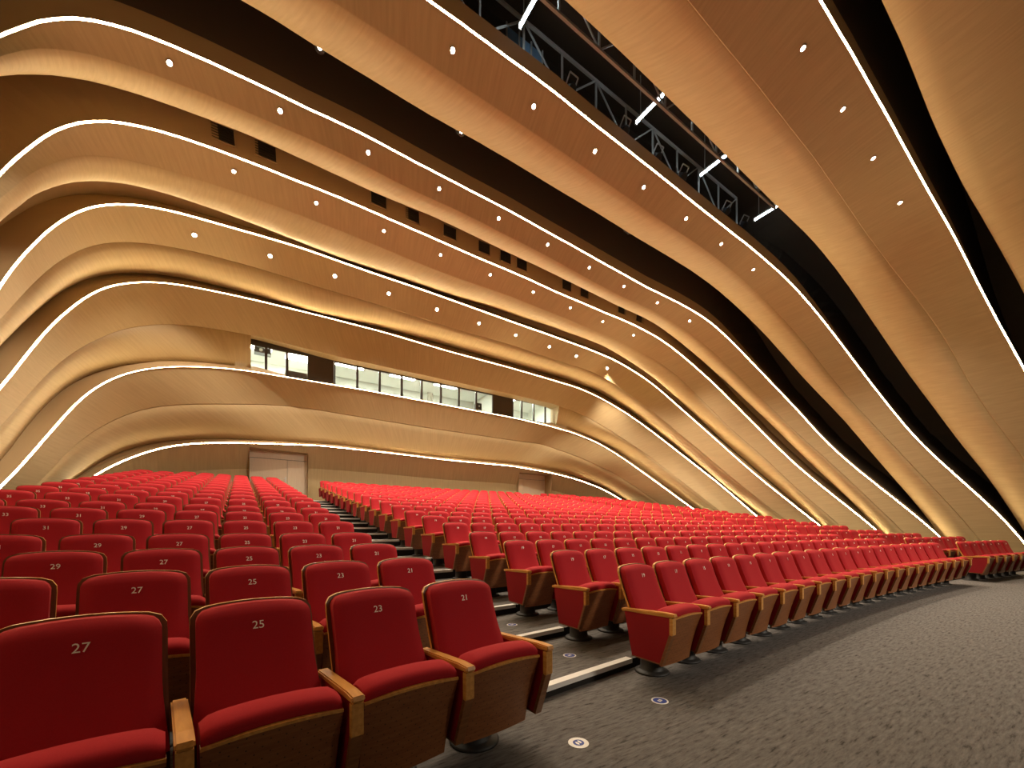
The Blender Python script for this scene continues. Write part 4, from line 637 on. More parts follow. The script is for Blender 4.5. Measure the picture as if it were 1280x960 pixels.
# solid dark wall pieces between the window groups, and the lining above and below the openings
mb = MB()
for xa, xb in ((kx(-5.82), kx(-4.76)), (kx(3.95), kx(5.30))):
    mb.box(xa, xb, GY - 0.03, GY + 0.10, WZ0 - 0.4, WZ1 + 0.35)
mb.box(-8.8, 9.3, GY, GY + 0.10, WZ1 + 0.02, WZ1 + 0.6)
mb.box(-8.8, 9.3, GY, GY + 0.10, WZ0 - 0.9, WZ0 - 0.02)
struct(mb.build("trim_9", M["booth_dark"]))
GROUPS = [(-8.22, [-7.49, -6.69], -5.82), (-4.74, [-3.70, -2.63, -1.51, -0.44, 0.65, 1.73, 2.82], 3.95), (5.32, [5.99, 6.91, 7.83], 8.72)]
for g, (xa, mids, xb) in enumerate(GROUPS):
    xa, xb, mids = kx(xa), kx(xb), [kx(q_) for q_ in mids]
    root = struct(empty("window_%d" % (g + 1), ((xa + xb) / 2, GY, WZ0)))
    cx = (xa + xb) / 2
    fr = MB()
    fr.box(xa - cx, xb - cx, -0.04, 0.05, WZ1 - WZ0 - 0.12, WZ1 - WZ0 + 0.03)
    fr.box(xa - cx, xb - cx, -0.04, 0.05, -0.04, 0.03)
    fr.box(xa - cx, xa - cx + 0.05, -0.04, 0.05, 0.03, WZ1 - WZ0 - 0.12)
    fr.box(xb - cx - 0.05, xb - cx, -0.04, 0.05, 0.03, WZ1 - WZ0 - 0.12)
    for mxx in mids:
        fr.box(mxx - cx - 0.05, mxx - cx + 0.05, -0.04, 0.05, 0.03, WZ1 - WZ0 - 0.12)
    fr.build("window_frame", M["frame_dark"], root)
    if g == 1:
        MB().box(xa - cx, xb - cx, -0.07, -0.04, WZ1 - WZ0 + 0.0, WZ1 - WZ0 + 0.03).build("head_strip", M["metal_ring"], root)
    ed = [xa] + mids + [xb]
    for p, q in zip(ed, ed[1:]):
        MB().box(p - cx + 0.051, q - cx - 0.051, 0.0, 0.008, 0.03, WZ1 - WZ0 - 0.12).build("pane", M["glass"], root)
# booth fittings
for n_, (xa, xb, ya, yb, lab) in enumerate(((-8.2, -7.2, 19.3, 19.9, "bright ceiling panel light seen through the left booth window"),
                                           (-6.6, -5.5, 18.9, 20.3, "bright ceiling panel light at the right of the left booth room"),
                                           (-4.4, -3.0, 19.2, 19.8, "ceiling panel light at the left end of the long booth window"),
                                           (-1.6, -0.2, 19.2, 19.8, "ceiling panel light left of centre in the long booth"),
                                           (1.0, 2.4, 19.2, 19.8, "ceiling panel light at the right end of the long booth window"),
                                           (5.4, 6.6, 18.9, 20.2, "bright ceiling panel light in the right booth room"))):
    r_ = empty("ceiling_light", ((xa + xb) / 2, (ya + yb) / 2, bz1))
    tag(r_, lab, "ceiling light", "panel lights in the control booth")
    hw, hd = (xb - xa) / 2, (yb - ya) / 2
    f_ = MB()
    f_.box(-hw - 0.03, hw + 0.03, -hd - 0.03, -hd, -0.04, 0.0); f_.box(-hw - 0.03, hw + 0.03, hd, hd + 0.03, -0.04, 0.0)
    f_.box(-hw - 0.03, -hw, -hd, hd, -0.04, 0.0); f_.box(hw, hw + 0.03, -hd, hd, -0.04, 0.0)
    f_.build("frame", M["steel"], r_)
    MB().box(-hw, hw, -hd, hd, -0.03, -0.005).build("diffuser", M["panel_light"], r_)


def desk(x0, x1, top, lab):
    r_ = empty("control_desk", ((x0 + x1) / 2, 18.95, bz0)); tag(r_, lab, "desk")
    w_ = (x1 - x0) / 2
    MB().box(-w_, w_, -0.35, 0.35, top - bz0 - 0.05, top - bz0).build("desk_top", M["desk_brown"], r_)
    MB().box(-w_ + 0.05, w_ - 0.05, -0.30, -0.26, 0.0, top - bz0 - 0.05).build("modesty_panel", M["desk_brown"], r_)
    for sx in (-w_ + 0.03, w_ - 0.07):
        MB().box(sx, sx + 0.04, -0.32, 0.32, 0.0, top - bz0 - 0.05).build("side_board", M["desk_brown"], r_)


desk(-7.95, -6.9, 8.08, "desk below the left window of the control booth")
desk(-4.5, 3.4, 8.08, "long desk behind the wide booth window")
desk(5.5, 8.2, 8.08, "desk behind the right booth window")


def monitor(x, y, z, w, h, lab):
    r_ = empty("monitor", (x, y, z)); tag(r_, lab, "monitor")
    MB().box(-w / 2, w / 2, -0.02, 0.02, 0.06, 0.06 + h).build("screen_housing", M["equipment"], r_)
    MB().box(-0.03, 0.03, 0.0, 0.04, 0.02, 0.10).build("stand", M["equipment"], r_)
    MB().box(-0.12, 0.12, -0.08, 0.10, 0.0, 0.02).build("foot", M["equipment"], r_)


monitor(-7.62, 18.9, 8.083, 0.55, 0.17, "low dark monitor in the leftmost pane of the left booth window")
monitor(-2.35, 18.9, 8.08, 0.45, 0.15, "small dark monitor on the desk behind the long booth window")
monitor(7.3, 18.9, 8.08, 0.50, 0.22, "dark monitor on the desk behind the right booth window")
# dark cabinet of equipment at the right of the left room
r_ = empty("equipment_cabinet", (-6.15, 18.95, bz0)); tag(r_, "dark brown equipment cabinet behind the third pane of the left booth window", "cabinet")
MB().box(-0.55, 0.40, -0.3, 0.3, 0.0, 1.38).build("body", M["desk_brown"], r_)
MB().box(-0.50, 0.35, -0.325, -0.3, 0.25, 1.30).build("door", M["booth_dark"], r_)
r_ = empty("office_chair", (-6.72, 19.5, bz0)); tag(r_, "dark office chair backrest showing behind the left booth mullion", "chair")
MB().lathe((0, 0, 0.45), (0, 0, 1), [(0.22, 0), (0.25, 0.03), (0.22, 0.08)], 16).build("seat", M["desk_brown"], r_)
MB().box(-0.21, 0.21, 0.18, 0.24, 0.60, 1.28).build("backrest", M["desk_brown"], r_)
_s = MB(); _s.bar((0, 0, 0.05), (0, 0, 0.45), 0.06)
_s.bar((-0.25, 0, 0.03), (0.25, 0, 0.03), 0.04); _s.bar((0, -0.25, 0.03), (0, 0.25, 0.03), 0.04); _s.bar((0, 0.2, 0.48), (0, 0.2, 0.62), 0.04)
_s.build("base", M["equipment"], r_)
# cassette unit hanging from the booth ceiling, loudspeaker on the long desk, curtain
r_ = empty("projector", (-7.55, 19.2, 9.72)); tag(r_, "dark projector under the ceiling of the left booth room", "projector")
MB().box(-0.36, 0.30, -0.2, 0.2, -0.45, -0.2).build("housing", M["equipment"], r_)
MB().lathe((-0.1, -0.2, -0.33), (0, -1, 0), [(0.07, 0), (0.07, 0.05), (0.05, 0.06)], 14).build("lens", M["steel"], r_)
MB().box(-0.03, 0.03, -0.03, 0.03, -0.2, 0.03).build("ceiling_pole", M["steel"], r_)
r_ = empty("loudspeaker", (3.5, 18.95, 8.08)); tag(r_, "black studio loudspeaker in the last pane of the long booth window", "loudspeaker")
MB().box(-0.17, 0.17, -0.16, 0.16, 0.0, 0.72).build("cabinet", M["equipment"], r_)
MB().lathe((0, -0.16, 0.24), (0, -1, 0), [(0.12, 0), (0.12, 0.012), (0.06, 0.006)], 18).build("woofer", M["steel"], r_)
MB().lathe((0, -0.16, 0.54), (0, -1, 0), [(0.05, 0), (0.05, 0.012), (0.02, 0.008)], 16).build("tweeter", M["steel"], r_)
mb = MB()
cv = [[Vector((1.05 + 0.36 * i / 16, 20.9 + 0.03 * math.sin(i * 1.9), z)) for i in range(17)] for z in (7.2, 9.6)]
mb.grid(cv, 0, True)
tag(mb.build("curtain", simple_mat("curtain_grey", (0.22, 0.20, 0.16), 0.9)), "grey curtain strip hanging inside the long booth window", "curtain")

# ------------------------------------------------------------------ floor: flat front and raked tiers on shallow arcs
R1 = 66.68
PITCH = 0.55
AISLE = 1.369
LEFT0 = 10 * PITCH + AISLE
RY = [0.0, 0.962, 1.929, 2.902, 3.865, 4.835, 5.841, 6.743]
RZ = [0.0, 0.085, 0.175, 0.282, 0.436, 0.581, 0.715, 0.876]
while len(RY) < 19:
    RY.append(RY[-1] + 0.967); RZ.append(RZ[-1] + 0.145)
NROW = 19


def on_row(r, s, dy=0.0):
    """world position of arc length s on row r (0-based), shifted dy to the rear; also the turn of the row there"""
    R = R1 + RY[r]
    th = s / R
    p = Vector(((R + dy) * math.sin(th), (R + dy) * math.cos(th) - R1, RZ[r]))
    return p, th


RB_TURN = math.radians(1.5)


def seat_place(r, s, b):
    """seat position and turn; the right block is swung slightly further towards the stage"""
    p, th = on_row(r, s)
    if b != "right":
        return p, th
    piv, tp = on_row(r, LEFT0)
    s2 = s - LEFT0
    a = tp + RB_TURN
    return Vector((piv.x - 0.22 + s2 * math.cos(a), piv.y - s2 * math.sin(a), p.z)), a


EDGE = 0.06
mb = MB()
NS = 60
ss = [-13.6 + 27.2 * i / NS for i in range(NS + 1)]
front = [Vector((on_row(0, s, EDGE)[0].x, -12.0, 0.0)) for s in ss]
prev = [Vector((*on_row(0, s, EDGE)[0].xy, 0.0)) for s in ss]
mb.grid([front, prev], 0, False)
for r in range(1, NROW):
    z = RZ[r]
    lo = [Vector((p.x, p.y, RZ[r - 1])) for p in prev]
    hi = [Vector((p.x, p.y, z)) for p in prev]
    mb.grid([lo, hi], 1, False)
    nx = [Vector((*on_row(r, s, EDGE)[0].xy, z)) for s in ss]
    if r == NROW - 1:
        nx = [Vector((p.x, 19.5, z)) for p in nx]
    mb.grid([hi, nx], 0, False)
    prev = nx
struct(mb.build("floor", [M["carpet"], M["riser"]]))

# silver edges of the aisle steps
S_IN, S_OUT = -(10 * PITCH - 0.22), -(10 * PITCH + AISLE + 0.18)
for r in range(1, NROW):
    mb = MB()
    sec = [(-0.012, -0.035), (-0.012, 0.006), (0.06, 0.006), (0.06, 0.0), (0.0, 0.0), (0.0, -0.035)]
    n = 6
    rows = []
    for dy, dz in sec + sec[:1]:
        rows.append([])
        for i in range(n + 1):
            s = S_OUT + (S_IN - S_OUT) * i / n
            p, th = on_row(r - 1, s, EDGE + dy)
            rows[-1].append(Vector((p.x, p.y, RZ[r] + dz + 0.001)))
    mb.grid(rows, 0, False)
    nm = len(mb.v)
    o = mb.build("step_edge", M["steel"])
    tag(o, "silver metal edge of the %s step up the left aisle from the front" % ORD[r], "step edge", "metal step edges in the left aisle")

# round floor stickers
for n_, (x, y, z, lab) in enumerate(((-6.59, -0.86, 0.0, "round white and blue floor sticker in front of chair 21"),
                                    (-5.67, -0.75, 0.0, "round blue floor sticker in front of the centre block's first chair"),
                                    (-5.69, 0.24, RZ[1], "round floor sticker on the first aisle step"),
                                    (-5.68, 1.25, RZ[2], "round floor sticker on the second aisle step"))):
    r_ = empty("floor_sticker", (x, y, z + 0.001)); tag(r_, lab, "sticker", "round floor stickers")
    MB().lathe((0, 0, 0), (0, 0, 1), [(0.062, 0), (0.062, 0.0012)], 28, 0, False).build("white_disc", M["sticker_white"], r_)
    MB().lathe((0, 0, 0.0012), (0, 0, 1), [(0.034 if n_ == 0 else 0.05, 0), (0.034 if n_ == 0 else 0.05, 0.0008)], 28, 0, False).build("blue_disc", M["sticker_blue"], r_)
    ft = MB()
    for sx in (-0.011, 0.011):
        ft.add([(sx + 0.008 * math.cos(a) , 0.018 * math.sin(a) + (0.003 if sx > 0 else -0.003), 0.0023) for a in [i * math.pi / 6 for i in range(12)]], [tuple(range(12))])
    ft.build("footprint_mark", M["sticker_white"], r_)

# ------------------------------------------------------------------ the auditorium chair (faces -y, row line at y = 0)


def back_y(z):
    t = (z - 0.50) / 0.45
    return -0.135 + 0.135 * t + 0.045 * (t - 0.8) * abs(t - 0.8) - (0.02 * (1 - t) ** 2)


def back_half(z, zt, w0, rc, flare):
    w = w0 + flare * max(0.0, (0.72 - z) / 0.2) ** 1.5
    if z > zt - rc:
        d = (z - (zt - rc)) / rc
        w = w - rc + rc * math.sqrt(max(0.0, 1 - min(1.0, d) ** 2))
    return w


def make_backrest(nu=14, nv=14):
    mb = MB()
    zb, zt = 0.47, 0.945
    rows = []
    zs = [zb + (zt - zb) * (1 - (1 - i / nv) ** 1.5) for i in range(nv + 1)]
    for z in zs:
        w = back_half(z, zt, 0.222, 0.055, 0.016)
        row = []
        for i in range(nu + 1):
            u = -1 + 2 * i / nu
            u = math.copysign(abs(u) ** 0.8, u)
            crown = 0.012 * (1 - u * u) * ((z - zb) / (zt - zb)) ** 4
            puff = 0.03 * abs(u) ** 7 + 0.03 * max(0.0, (z - (zt - 0.05)) / 0.05) ** 2.5
            dish = -0.012 * u * u
            row.append(Vector((u * w, back_y(z) + puff + dish, z + crown)))
        rows.append(row)
    mb.grid(rows, 0, True)
    # rear plane following the outline
    ring = [rows[i][0] for i in range(nv + 1)] + rows[nv][1:] + [rows[i][nu] for i in range(nv - 1, -1, -1)]
    rear = [Vector((p.x * 0.995, back_y(min(p.z, 0.945)) + 0.085, p.z)) for p in ring]
    mb.grid([ring, rear], 0, True)
    mb.add(rear, [tuple(range(len(rear)))], 0)
    return mb


def make_shell(nv=12, nu=8):
    mb = MB()
    zb, zt = 0.30, 0.952
    zs = [zb + (zt - zb) * (1 - (1 - i / nv) ** 1.5) for i in range(nv + 1)]
    def yb(z):
        return back_y(max(z, 0.50)) + 0.078 - 0.10 * max(0.0, 0.50 - z)
    fr, bk = [], []
    for z in zs:
        w = back_half(z, zt, 0.240, 0.06, 0.004) - 0.03 * max(0.0, 0.5 - z)
        a, b = [], []
        for i in range(nu + 1):
            u = -1 + 2 * i / nu
            cr = 0.012 * (1 - u * u) * ((z - zb) / (zt - zb)) ** 4
            wrap = -0.006 * abs(u) ** 6
            a.append(Vector((u * w, yb(z) + wrap, z + cr)))
            b.append(Vector((u * w, yb(z) + wrap + 0.02, z + cr)))
        fr.append(a); bk.append(b)
    mb.grid(fr, 0, True); mb.grid([r[::-1] for r in bk], 0, True)
    ringf = [r[0] for r in fr] + fr[-1][1:] + [r[-1] for r in fr[-2::-1]] + fr[0][-2::-1]
    ringb = [r[0] for r in bk] + bk[-1][1:] + [r[-1] for r in bk[-2::-1]] + bk[0][-2::-1]
    mb.grid([ringb, ringf], 1, False)
    return mb


def seat_top(u):
    return 0.018 * (1 - u * u)


def make_cushion(nu=12):
    prof = [(-0.452, 0.555), (-0.466, 0.580), (-0.462, 0.606), (-0.440, 0.622), (-0.400, 0.630), (-0.350, 0.628), (-0.300, 0.610),
            (-0.262, 0.570), (-0.235, 0.48), (-0.225, 0.32), (-0.245, 0.30), (-0.335, 0.165)]
    mb = MB()
    rows = []
    cy_, cz_ = -0.35, 0.42
    for i in range(nu + 1):
        u = -1 + 2 * i / nu
        x = 0.229 * math.copysign(abs(u) ** 0.7, u)
        sc = 1 - 0.10 * abs(u) ** 10
        uu = x / 0.229
        rows.append([Vector((x, cy_ + (y - cy_) * sc, cz_ + (z - cz_) * sc + (seat_top(uu) if z > 0.5 else 0))) for y, z in prof])
    rows2 = [r + [r[0]] for r in rows]
    mb.grid(rows2, 0, True)
    mb.add(rows[0], [tuple(range(len(prof)))[::-1]], 0); mb.add(rows[-1], [tuple(range(len(prof)))], 0)
    return mb


def panel_pt(u, t):
    """front of the folded-up seat base: u across -1..1, t from bottom 0 to top 1"""
    ztop = 0.552 + seat_top(u)
    z = 0.155 + (ztop - 0.155) * t
    bow = -0.03 * (1 - u * u)
    y = -0.352 - 0.106 * t ** 1.3 + bow * 0.5
    return Vector((u * (0.215 + 0.016 * t), y, z))


def make_panel(nu=10, nt_=6):
    mb = MB()
    fr = [[panel_pt(-1 + 2 * i / nu, j / nt_) for i in range(nu + 1)] for j in range(nt_ + 1)]
    bk = [[p + Vector((0, 0.022, 0)) for p in r] for r in fr]
    mb.grid(fr, 0, True); mb.grid([r[::-1] for r in bk], 0, True)
    rf = fr[0] + [r[-1] for r in fr[1:]] + fr[-1][-2::-1] + [r[0] for r in fr[-2:0:-1]]
    rb = bk[0] + [r[-1] for r in bk[1:]] + bk[-1][-2::-1] + [r[0] for r in bk[-2:0:-1]]
    mb.grid([rf + rf[:1], rb + rb[:1]], 0, False)
    return mb


def make_trim(nu=10):
    mb = MB()
    sec = [(-0.006, 0.0), (-0.006, 0.012), (0.024, 0.014), (0.024, 0.0)]
    rows = []
    for dy, dz in sec + sec[:1]:
        rows.append([panel_pt(-1 + 2 * i / nu, 1.0) + Vector((0, dy, dz)) for i in range(nu + 1)])
    mb.grid(rows, 0, False)
    mb.add([r[0] for r in rows[:4]], [(0, 1, 2, 3)]); mb.add([r[-1] for r in rows[:4]], [(3, 2, 1, 0)])
    return mb


def make_arm():
    pr = [(-0.02, 0.575), (-0.505, 0.590), (-0.512, 0.600), (-0.505, 0.618), (-0.42, 0.621), (-0.25, 0.612), (-0.10, 0.604), (-0.02, 0.600), (-0.010, 0.590)]
    mb = MB(); mb.prism(pr, -0.027, 0.027)
    bm = bmesh.new(); me = mb.mesh("t", []); bm.from_mesh(me)
    bmesh.ops.remove_doubles(bm, verts=bm.verts, dist=1e-5)
    eds = [e_ for e_ in bm.edges if abs(e_.verts[0].co.x - e_.verts[1].co.x) < 1e-6]
    bmesh.ops.bevel(bm, geom=eds, offset=0.006, segments=2, affect="EDGES", clamp_overlap=True)
    bmesh.ops.recalc_face_normals(bm, faces=bm.faces)
    bm.to_mesh(me); bm.free()
    return me


def make_post():
    mb = MB()
    pr = [(-0.498, 0.585), (-0.470, 0.585), (-0.470, 0.455), (-0.488, 0.445), (-0.498, 0.455)]
    mb.prism(pr, -0.024, 0.024)
    return mb


def make_side():
    mb = MB()
    pr = [(-0.045, 0.580), (-0.468, 0.585), (-0.468, 0.450), (-0.385, 0.205), (-0.120, 0.215)]
    mb.prism(pr[::-1], -0.021, 0.021)
    return mb


def make_edge():
    """brown wood lipping around the front of the side panel"""
    mb = MB()
    pts = [(-0.468, 0.45), (-0.385, 0.205), (-0.385 + 0.0, 0.205)]
    mb.add([], [])
    a = [(-0.468, 0.455), (-0.492, 0.450), (-0.404, 0.196), (-0.384, 0.204)]
    mb.prism(a, -0.024, 0.024)
    b = [(-0.404, 0.196), (-0.118, 0.206), (-0.118, 0.216), (-0.384, 0.206)]
    mb.prism(b, -0.024, 0.024)
    return mb


def make_pedestal():
    mb = MB()
    mb.lathe((0.02, -0.105, 0), (0, 0, 1), [(0.150, 0), (0.152, 0.010), (0.140, 0.020), (0.11, 0.024), (0.10, 0.03), (0.095, 0.19), (0.11, 0.21), (0.11, 0.22)], 24)
    mb.box(-0.20, 0.24, -0.20, -0.06, 0.216, 0.30)
    return mb


P_MESH = {}


def part(name, mb, mats):
    me = mb if isinstance(mb, bpy.types.Mesh) else mb.mesh(name, mats if isinstance(mats, (list, tuple)) else [mats])
    if isinstance(mb, bpy.types.Mesh):
        me.materials.append(mats)
        me.name = name
    fix_normals(me)
    P_MESH[name] = me
    return me


part("backrest", make_backrest(), M["red_cloth"])
part("back_shell", make_shell(), [M["shell_wood"], M["honey_wood"]])
part("seat_cushion", make_cushion(), M["red_cloth"])
part("seat_panel", make_panel(), M["perforated"])
part("panel_trim", make_trim(), M["honey_wood"])
part("armrest", make_arm(), M["honey_wood"])
part("arm_post", make_post(), M["honey_wood"])
part("side_panel", make_side(), M["red_panel"])
part("panel_edge", make_edge(), M["brown_wood"])
part("pedestal", make_pedestal(), M["black_metal"])

NUM_MESH = {}


def number_mesh(n):
    if n not in NUM_MESH:
        cu = bpy.data.curves.new("num", "FONT")
        cu.body = str(n)
        cu.size = 0.049
        cu.align_x = "CENTER"; cu.align_y = "CENTER"
        cu.extrude = 0.0015
        cu.resolution_u = 3
        o = bpy.data.objects.new("num", cu)
        COL.objects.link(o)
        dg = bpy.context.evaluated_depsgraph_get()
        me = bpy.data.meshes.new_from_object(o.evaluated_get(dg))
        bpy.data.objects.remove(o)
        me.materials.clear(); me.materials.append(M["number"])
        NUM_MESH[n] = me
    return NUM_MESH[n]


# seats of every row: (row, number, s)
seats = []
for r in range(NROW):
    blocks = {"centre": [], "left": [], "right": []}
    for k in range(10):
        blocks["centre"].append((1 + 2 * k, -(k + 0.5) * PITCH))
        blocks["centre"].append((2 + 2 * k, (k + 0.5) * PITCH))
    nside = 7 if r < 6 else 8
    for k in range(nside):
        s = LEFT0 + 0.009 * RY[r] + (k + 0.5) * PITCH
        blocks["left"].append((21 + 2 * k, -s))
        if not (r == 0 and k > 5) and not (r in range(1, 6) and k > 6):
            blocks["right"].append((22 + 2 * k, s))
    for b, lst in blocks.items():
        lst = sorted(lst, key=lambda t: t[1])
        ok = []
        for n, s in lst:
            p, th = seat_place(r, s, b)
            if p.y + 0.30 > wallA(p.x)[0]:
                continue
            ok.append((n, s))
        for i, (n, s) in enumerate(ok):
            seats.append((r, n, s, b, i == 0))

# camera figures, used to decide which chairs show largest
CAM = Vector((-8.272, -2.687, 1.295)); YAW = 0.582; FPX = 508.14
cs, sn = math.cos(YAW), math.sin(YAW)


def depth_and_px(p):
    dx, dy = p.x - CAM.x, p.y - CAM.y
    z = dx * sn + dy * cs
    return z, 640 + FPX * (dx * cs - dy * sn) / max(z, 0.01)


cand = []
for st in seats:
    p, th = seat_place(st[0], st[2], st[3])
    z, px = depth_and_px(p)
    vis = z > 0.5 and -0.35 * FPX / z < px < 1280 + 0.3 * FPX / z
    cand.append((not vis, z, st))
cand.sort(key=lambda t: (t[0], t[1]))
MAXI = 300
solo = [c[2] for c in cand[:MAXI] if not c[0]]
rest = [c[2] for c in cand if c[2] not in set(solo)]

BLOCK = {"left": "left block", "centre": "centre block", "right": "right block"}
GRP = "red auditorium chairs"


def child(name, parent, loc=(0, 0, 0), data=None, rot=None):
    o = bpy.data.objects.new(name, data or P_MESH[name])
    COL.objects.link(o)
    o.parent = parent
    o.location = loc
    if rot:
        o.rotation_euler = rot
    return o


def add_arm(root, x):
    a = child("armrest", root, (x, 0, 0)); child("arm_post", a)
    s = child("side_panel", root, (x, 0, 0)); child("panel_edge", s)


TILT = math.atan2(back_y(0.88) - back_y(0.84), 0.04)
# a pair of prototypes (with one arm, and with an arm at both ends) is built part by part, then copied
for i, (r, n, s, b, end) in enumerate(solo):
    p, th = seat_place(r, s, b)
    root = empty("auditorium_chair", p, -th)
    rowname = "front" if r == 0 else ORD[r + 1]
    tag(root, "red tip-up auditorium chair number %d in the %s row of the %s" % (n, rowname, BLOCK[b]), "chair", GRP)
    bk = child("backrest", root)
    child("seat_number", bk, (0, back_y(0.862) - 0.0025, 0.862), number_mesh(n), (math.pi / 2 - TILT, 0, 0))
    child("back_shell", root)
    child("seat_cushion", root)
    sp = child("seat_panel", root); child("panel_trim", sp)
    add_arm(root, PITCH / 2)
    if end:
        add_arm(root, -PITCH / 2)
    child("pedestal", root)

# the smaller chairs further back: one object
far = MB()
far_mats = [M["red_cloth"], M["shell_wood"], M["honey_wood"], M["brown_wood"], M["black_metal"], M["red_panel"]]
LOD = MB()
for mbx, mi in ((make_backrest(6, 6), 0), (make_cushion(4), 0), (make_panel(4, 2), 3), (make_trim(4), 2)):
    LOD.add(mbx.v, mbx.f, mi, True)
_sh = make_shell(6, 4)
for f_, m_ in zip(_sh.f, _sh.mi):
    pass
LOD.add(_sh.v, [f_ for f_, m_ in zip(_sh.f, _sh.mi) if m_ == 0], 1, True)
LOD.add(_sh.v, [f_ for f_, m_ in zip(_sh.f, _sh.mi) if m_ == 1], 2, False)
LOD.box(-0.15, 0.15, -0.33, -0.13, 0.0, 0.02, 4); LOD.box(-0.06, 0.06, -0.29, -0.17, 0.0, 0.2, 4)
ARM = MB()
ARM.prism([(-0.02, 0.575), (-0.505, 0.590), (-0.505, 0.618), (-0.02, 0.600)], -0.027, 0.027, 2)
ARM.prism([(-0.498, 0.585), (-0.470, 0.585), (-0.470, 0.455), (-0.498, 0.455)], -0.024, 0.024, 2)
ARM.prism([(-0.045, 0.580), (-0.468, 0.585), (-0.468, 0.450), (-0.385, 0.205), (-0.120, 0.215)], -0.021, 0.021, 5)


def stamp(src, mat4, dx=0.0):
    o = len(far.v)
    far.v += [tuple(mat4 @ Vector((v[0] + dx, v[1], v[2]))) for v in src.v]
    far.f += [tuple(i + o for i in f) for f in src.f]
    far.mi += src.mi
    far.sm += src.sm


for (r, n, s, b, end) in rest:
    p, th = seat_place(r, s, b)
    mt = Matrix.Translation(p) @ Matrix.Rotation(-th, 4, "Z")
    stamp(LOD, mt)
    stamp(ARM, mt, PITCH / 2)
    if end:
        stamp(ARM, mt, -PITCH / 2)
o = far.build("auditorium_chairs", far_mats)
fix_normals(o.data)
o["kind"] = "stuff"
tag(o, "distant rows of red auditorium chairs receding to the rear wall", "chairs")

# ------------------------------------------------------------------ downlights
DL = {
    "F": (0.50, [-9.67, -7.51, -5.29, -3.03, -0.74, 1.56, 3.76, 5.89, 8.04, 10.08]),
    "E": (0.43, [-8.54, -6.28, -4.00, -1.65, 0.66, 2.95, 5.15, 7.28, 9.37]),
    "D": (0.51, [-9.76, -7.43, -5.07, -2.79, -0.49, 1.80, 4.05, 6.27, 8.20, 10.39]),
    "G": (0.51, [-4.32, -1.97, 0.25, 2.47, 4.65, 6.77, 9.03]),
    "H": (0.38, [2.47, 4.74, 7.03, 9.38])}
RIB = {"F": "sixth lit rib from the bottom", "E": "fifth lit rib from the bottom", "D": "fourth lit rib from the bottom",
       "G": "rib behind the truss slot", "H": "rib nearest the stage"}
POW = {"D": 1500, "E": 1000, "F": 1400, "G": 1500, "H": 1100}


def at_x(P, x):
    best = None
    n = len(P)
    for j in range(n - 1):
        a, b = P[j], P[j + 1]
        if (a.x - x) * (b.x - x) <= 0 and a.z > 6.0:
            t = (x - a.x) / (b.x - a.x) if abs(b.x - a.x) > 1e-9 else 0
            return a.lerp(b, t)
    return None


for X, (t, xs_) in DL.items():
    L0, Cr = CURVE[X], CURVE["c" + X]
    P = lerp(L0, Cr, t)
    for i, x in enumerate(xs_):
        p = at_x(P, x); a = at_x(L0, x); c = at_x(Cr, x)
        a2 = at_x(P, x + 0.2)
        nrm = (a2 - p).cross(c - a).normalized()
        if nrm.z > 0:
            nrm = -nrm
        root = empty("downlight", p + nrm * 0.004)
        q = nrm.to_track_quat("Z", "Y")
        root.rotation_mode = "QUATERNION"; root.rotation_quaternion = q
        side = "%s downlight from the left on the %s" % (ORD[i + 1], RIB[X])
        tag(root, "small bright round " + side, "downlight", "downlights in the " + RIB[X])
        k = 0.85 if X != "D" else 1.15
        mb = MB()
        n = 20
        ro, ri = 0.085 * k, 0.062 * k
        rows = [[Vector((rr_ * math.cos(2 * math.pi * j / n), rr_ * math.sin(2 * math.pi * j / n), h)) for j in range(n + 1)]
                for rr_, h in ((ro, -0.02), (ro, 0.006), (ri, 0.010), (ri, -0.02))]
        mb.grid(rows, 0, True)
        mb.build("trim_ring", M["metal_ring"], root)
        MB().lathe((0, 0, -0.012), (0, 0, 1), [(ri, 0), (ri * 0.95, 0.012)], n, 0, False).build("lens", M["lens"], root)
        ld = bpy.data.lights.new("lamp", "SPOT")
        ld.energy = POW[X]
        ld.color = (1.0, 0.84, 0.64)
        ld.spot_size = math.radians(72 if X == "D" else (104 if abs(x) < 8.4 else 76)); ld.spot_blend = 1.0
        ld.shadow_soft_size = 0.06
        lo = bpy.data.objects.new("lamp", ld)
        COL.objects.link(lo)
        lo.parent = root
        # the lamp hangs just below the lens and points straight down
        lo.matrix_parent_inverse = Matrix.Identity(4)
        lo.location = (0, 0, 0.075)
        lo.rotation_mode = "QUATERNION"
        lo.rotation_quaternion = q.inverted() @ Vector((0, 0, 1)).to_track_quat("Z", "Y")

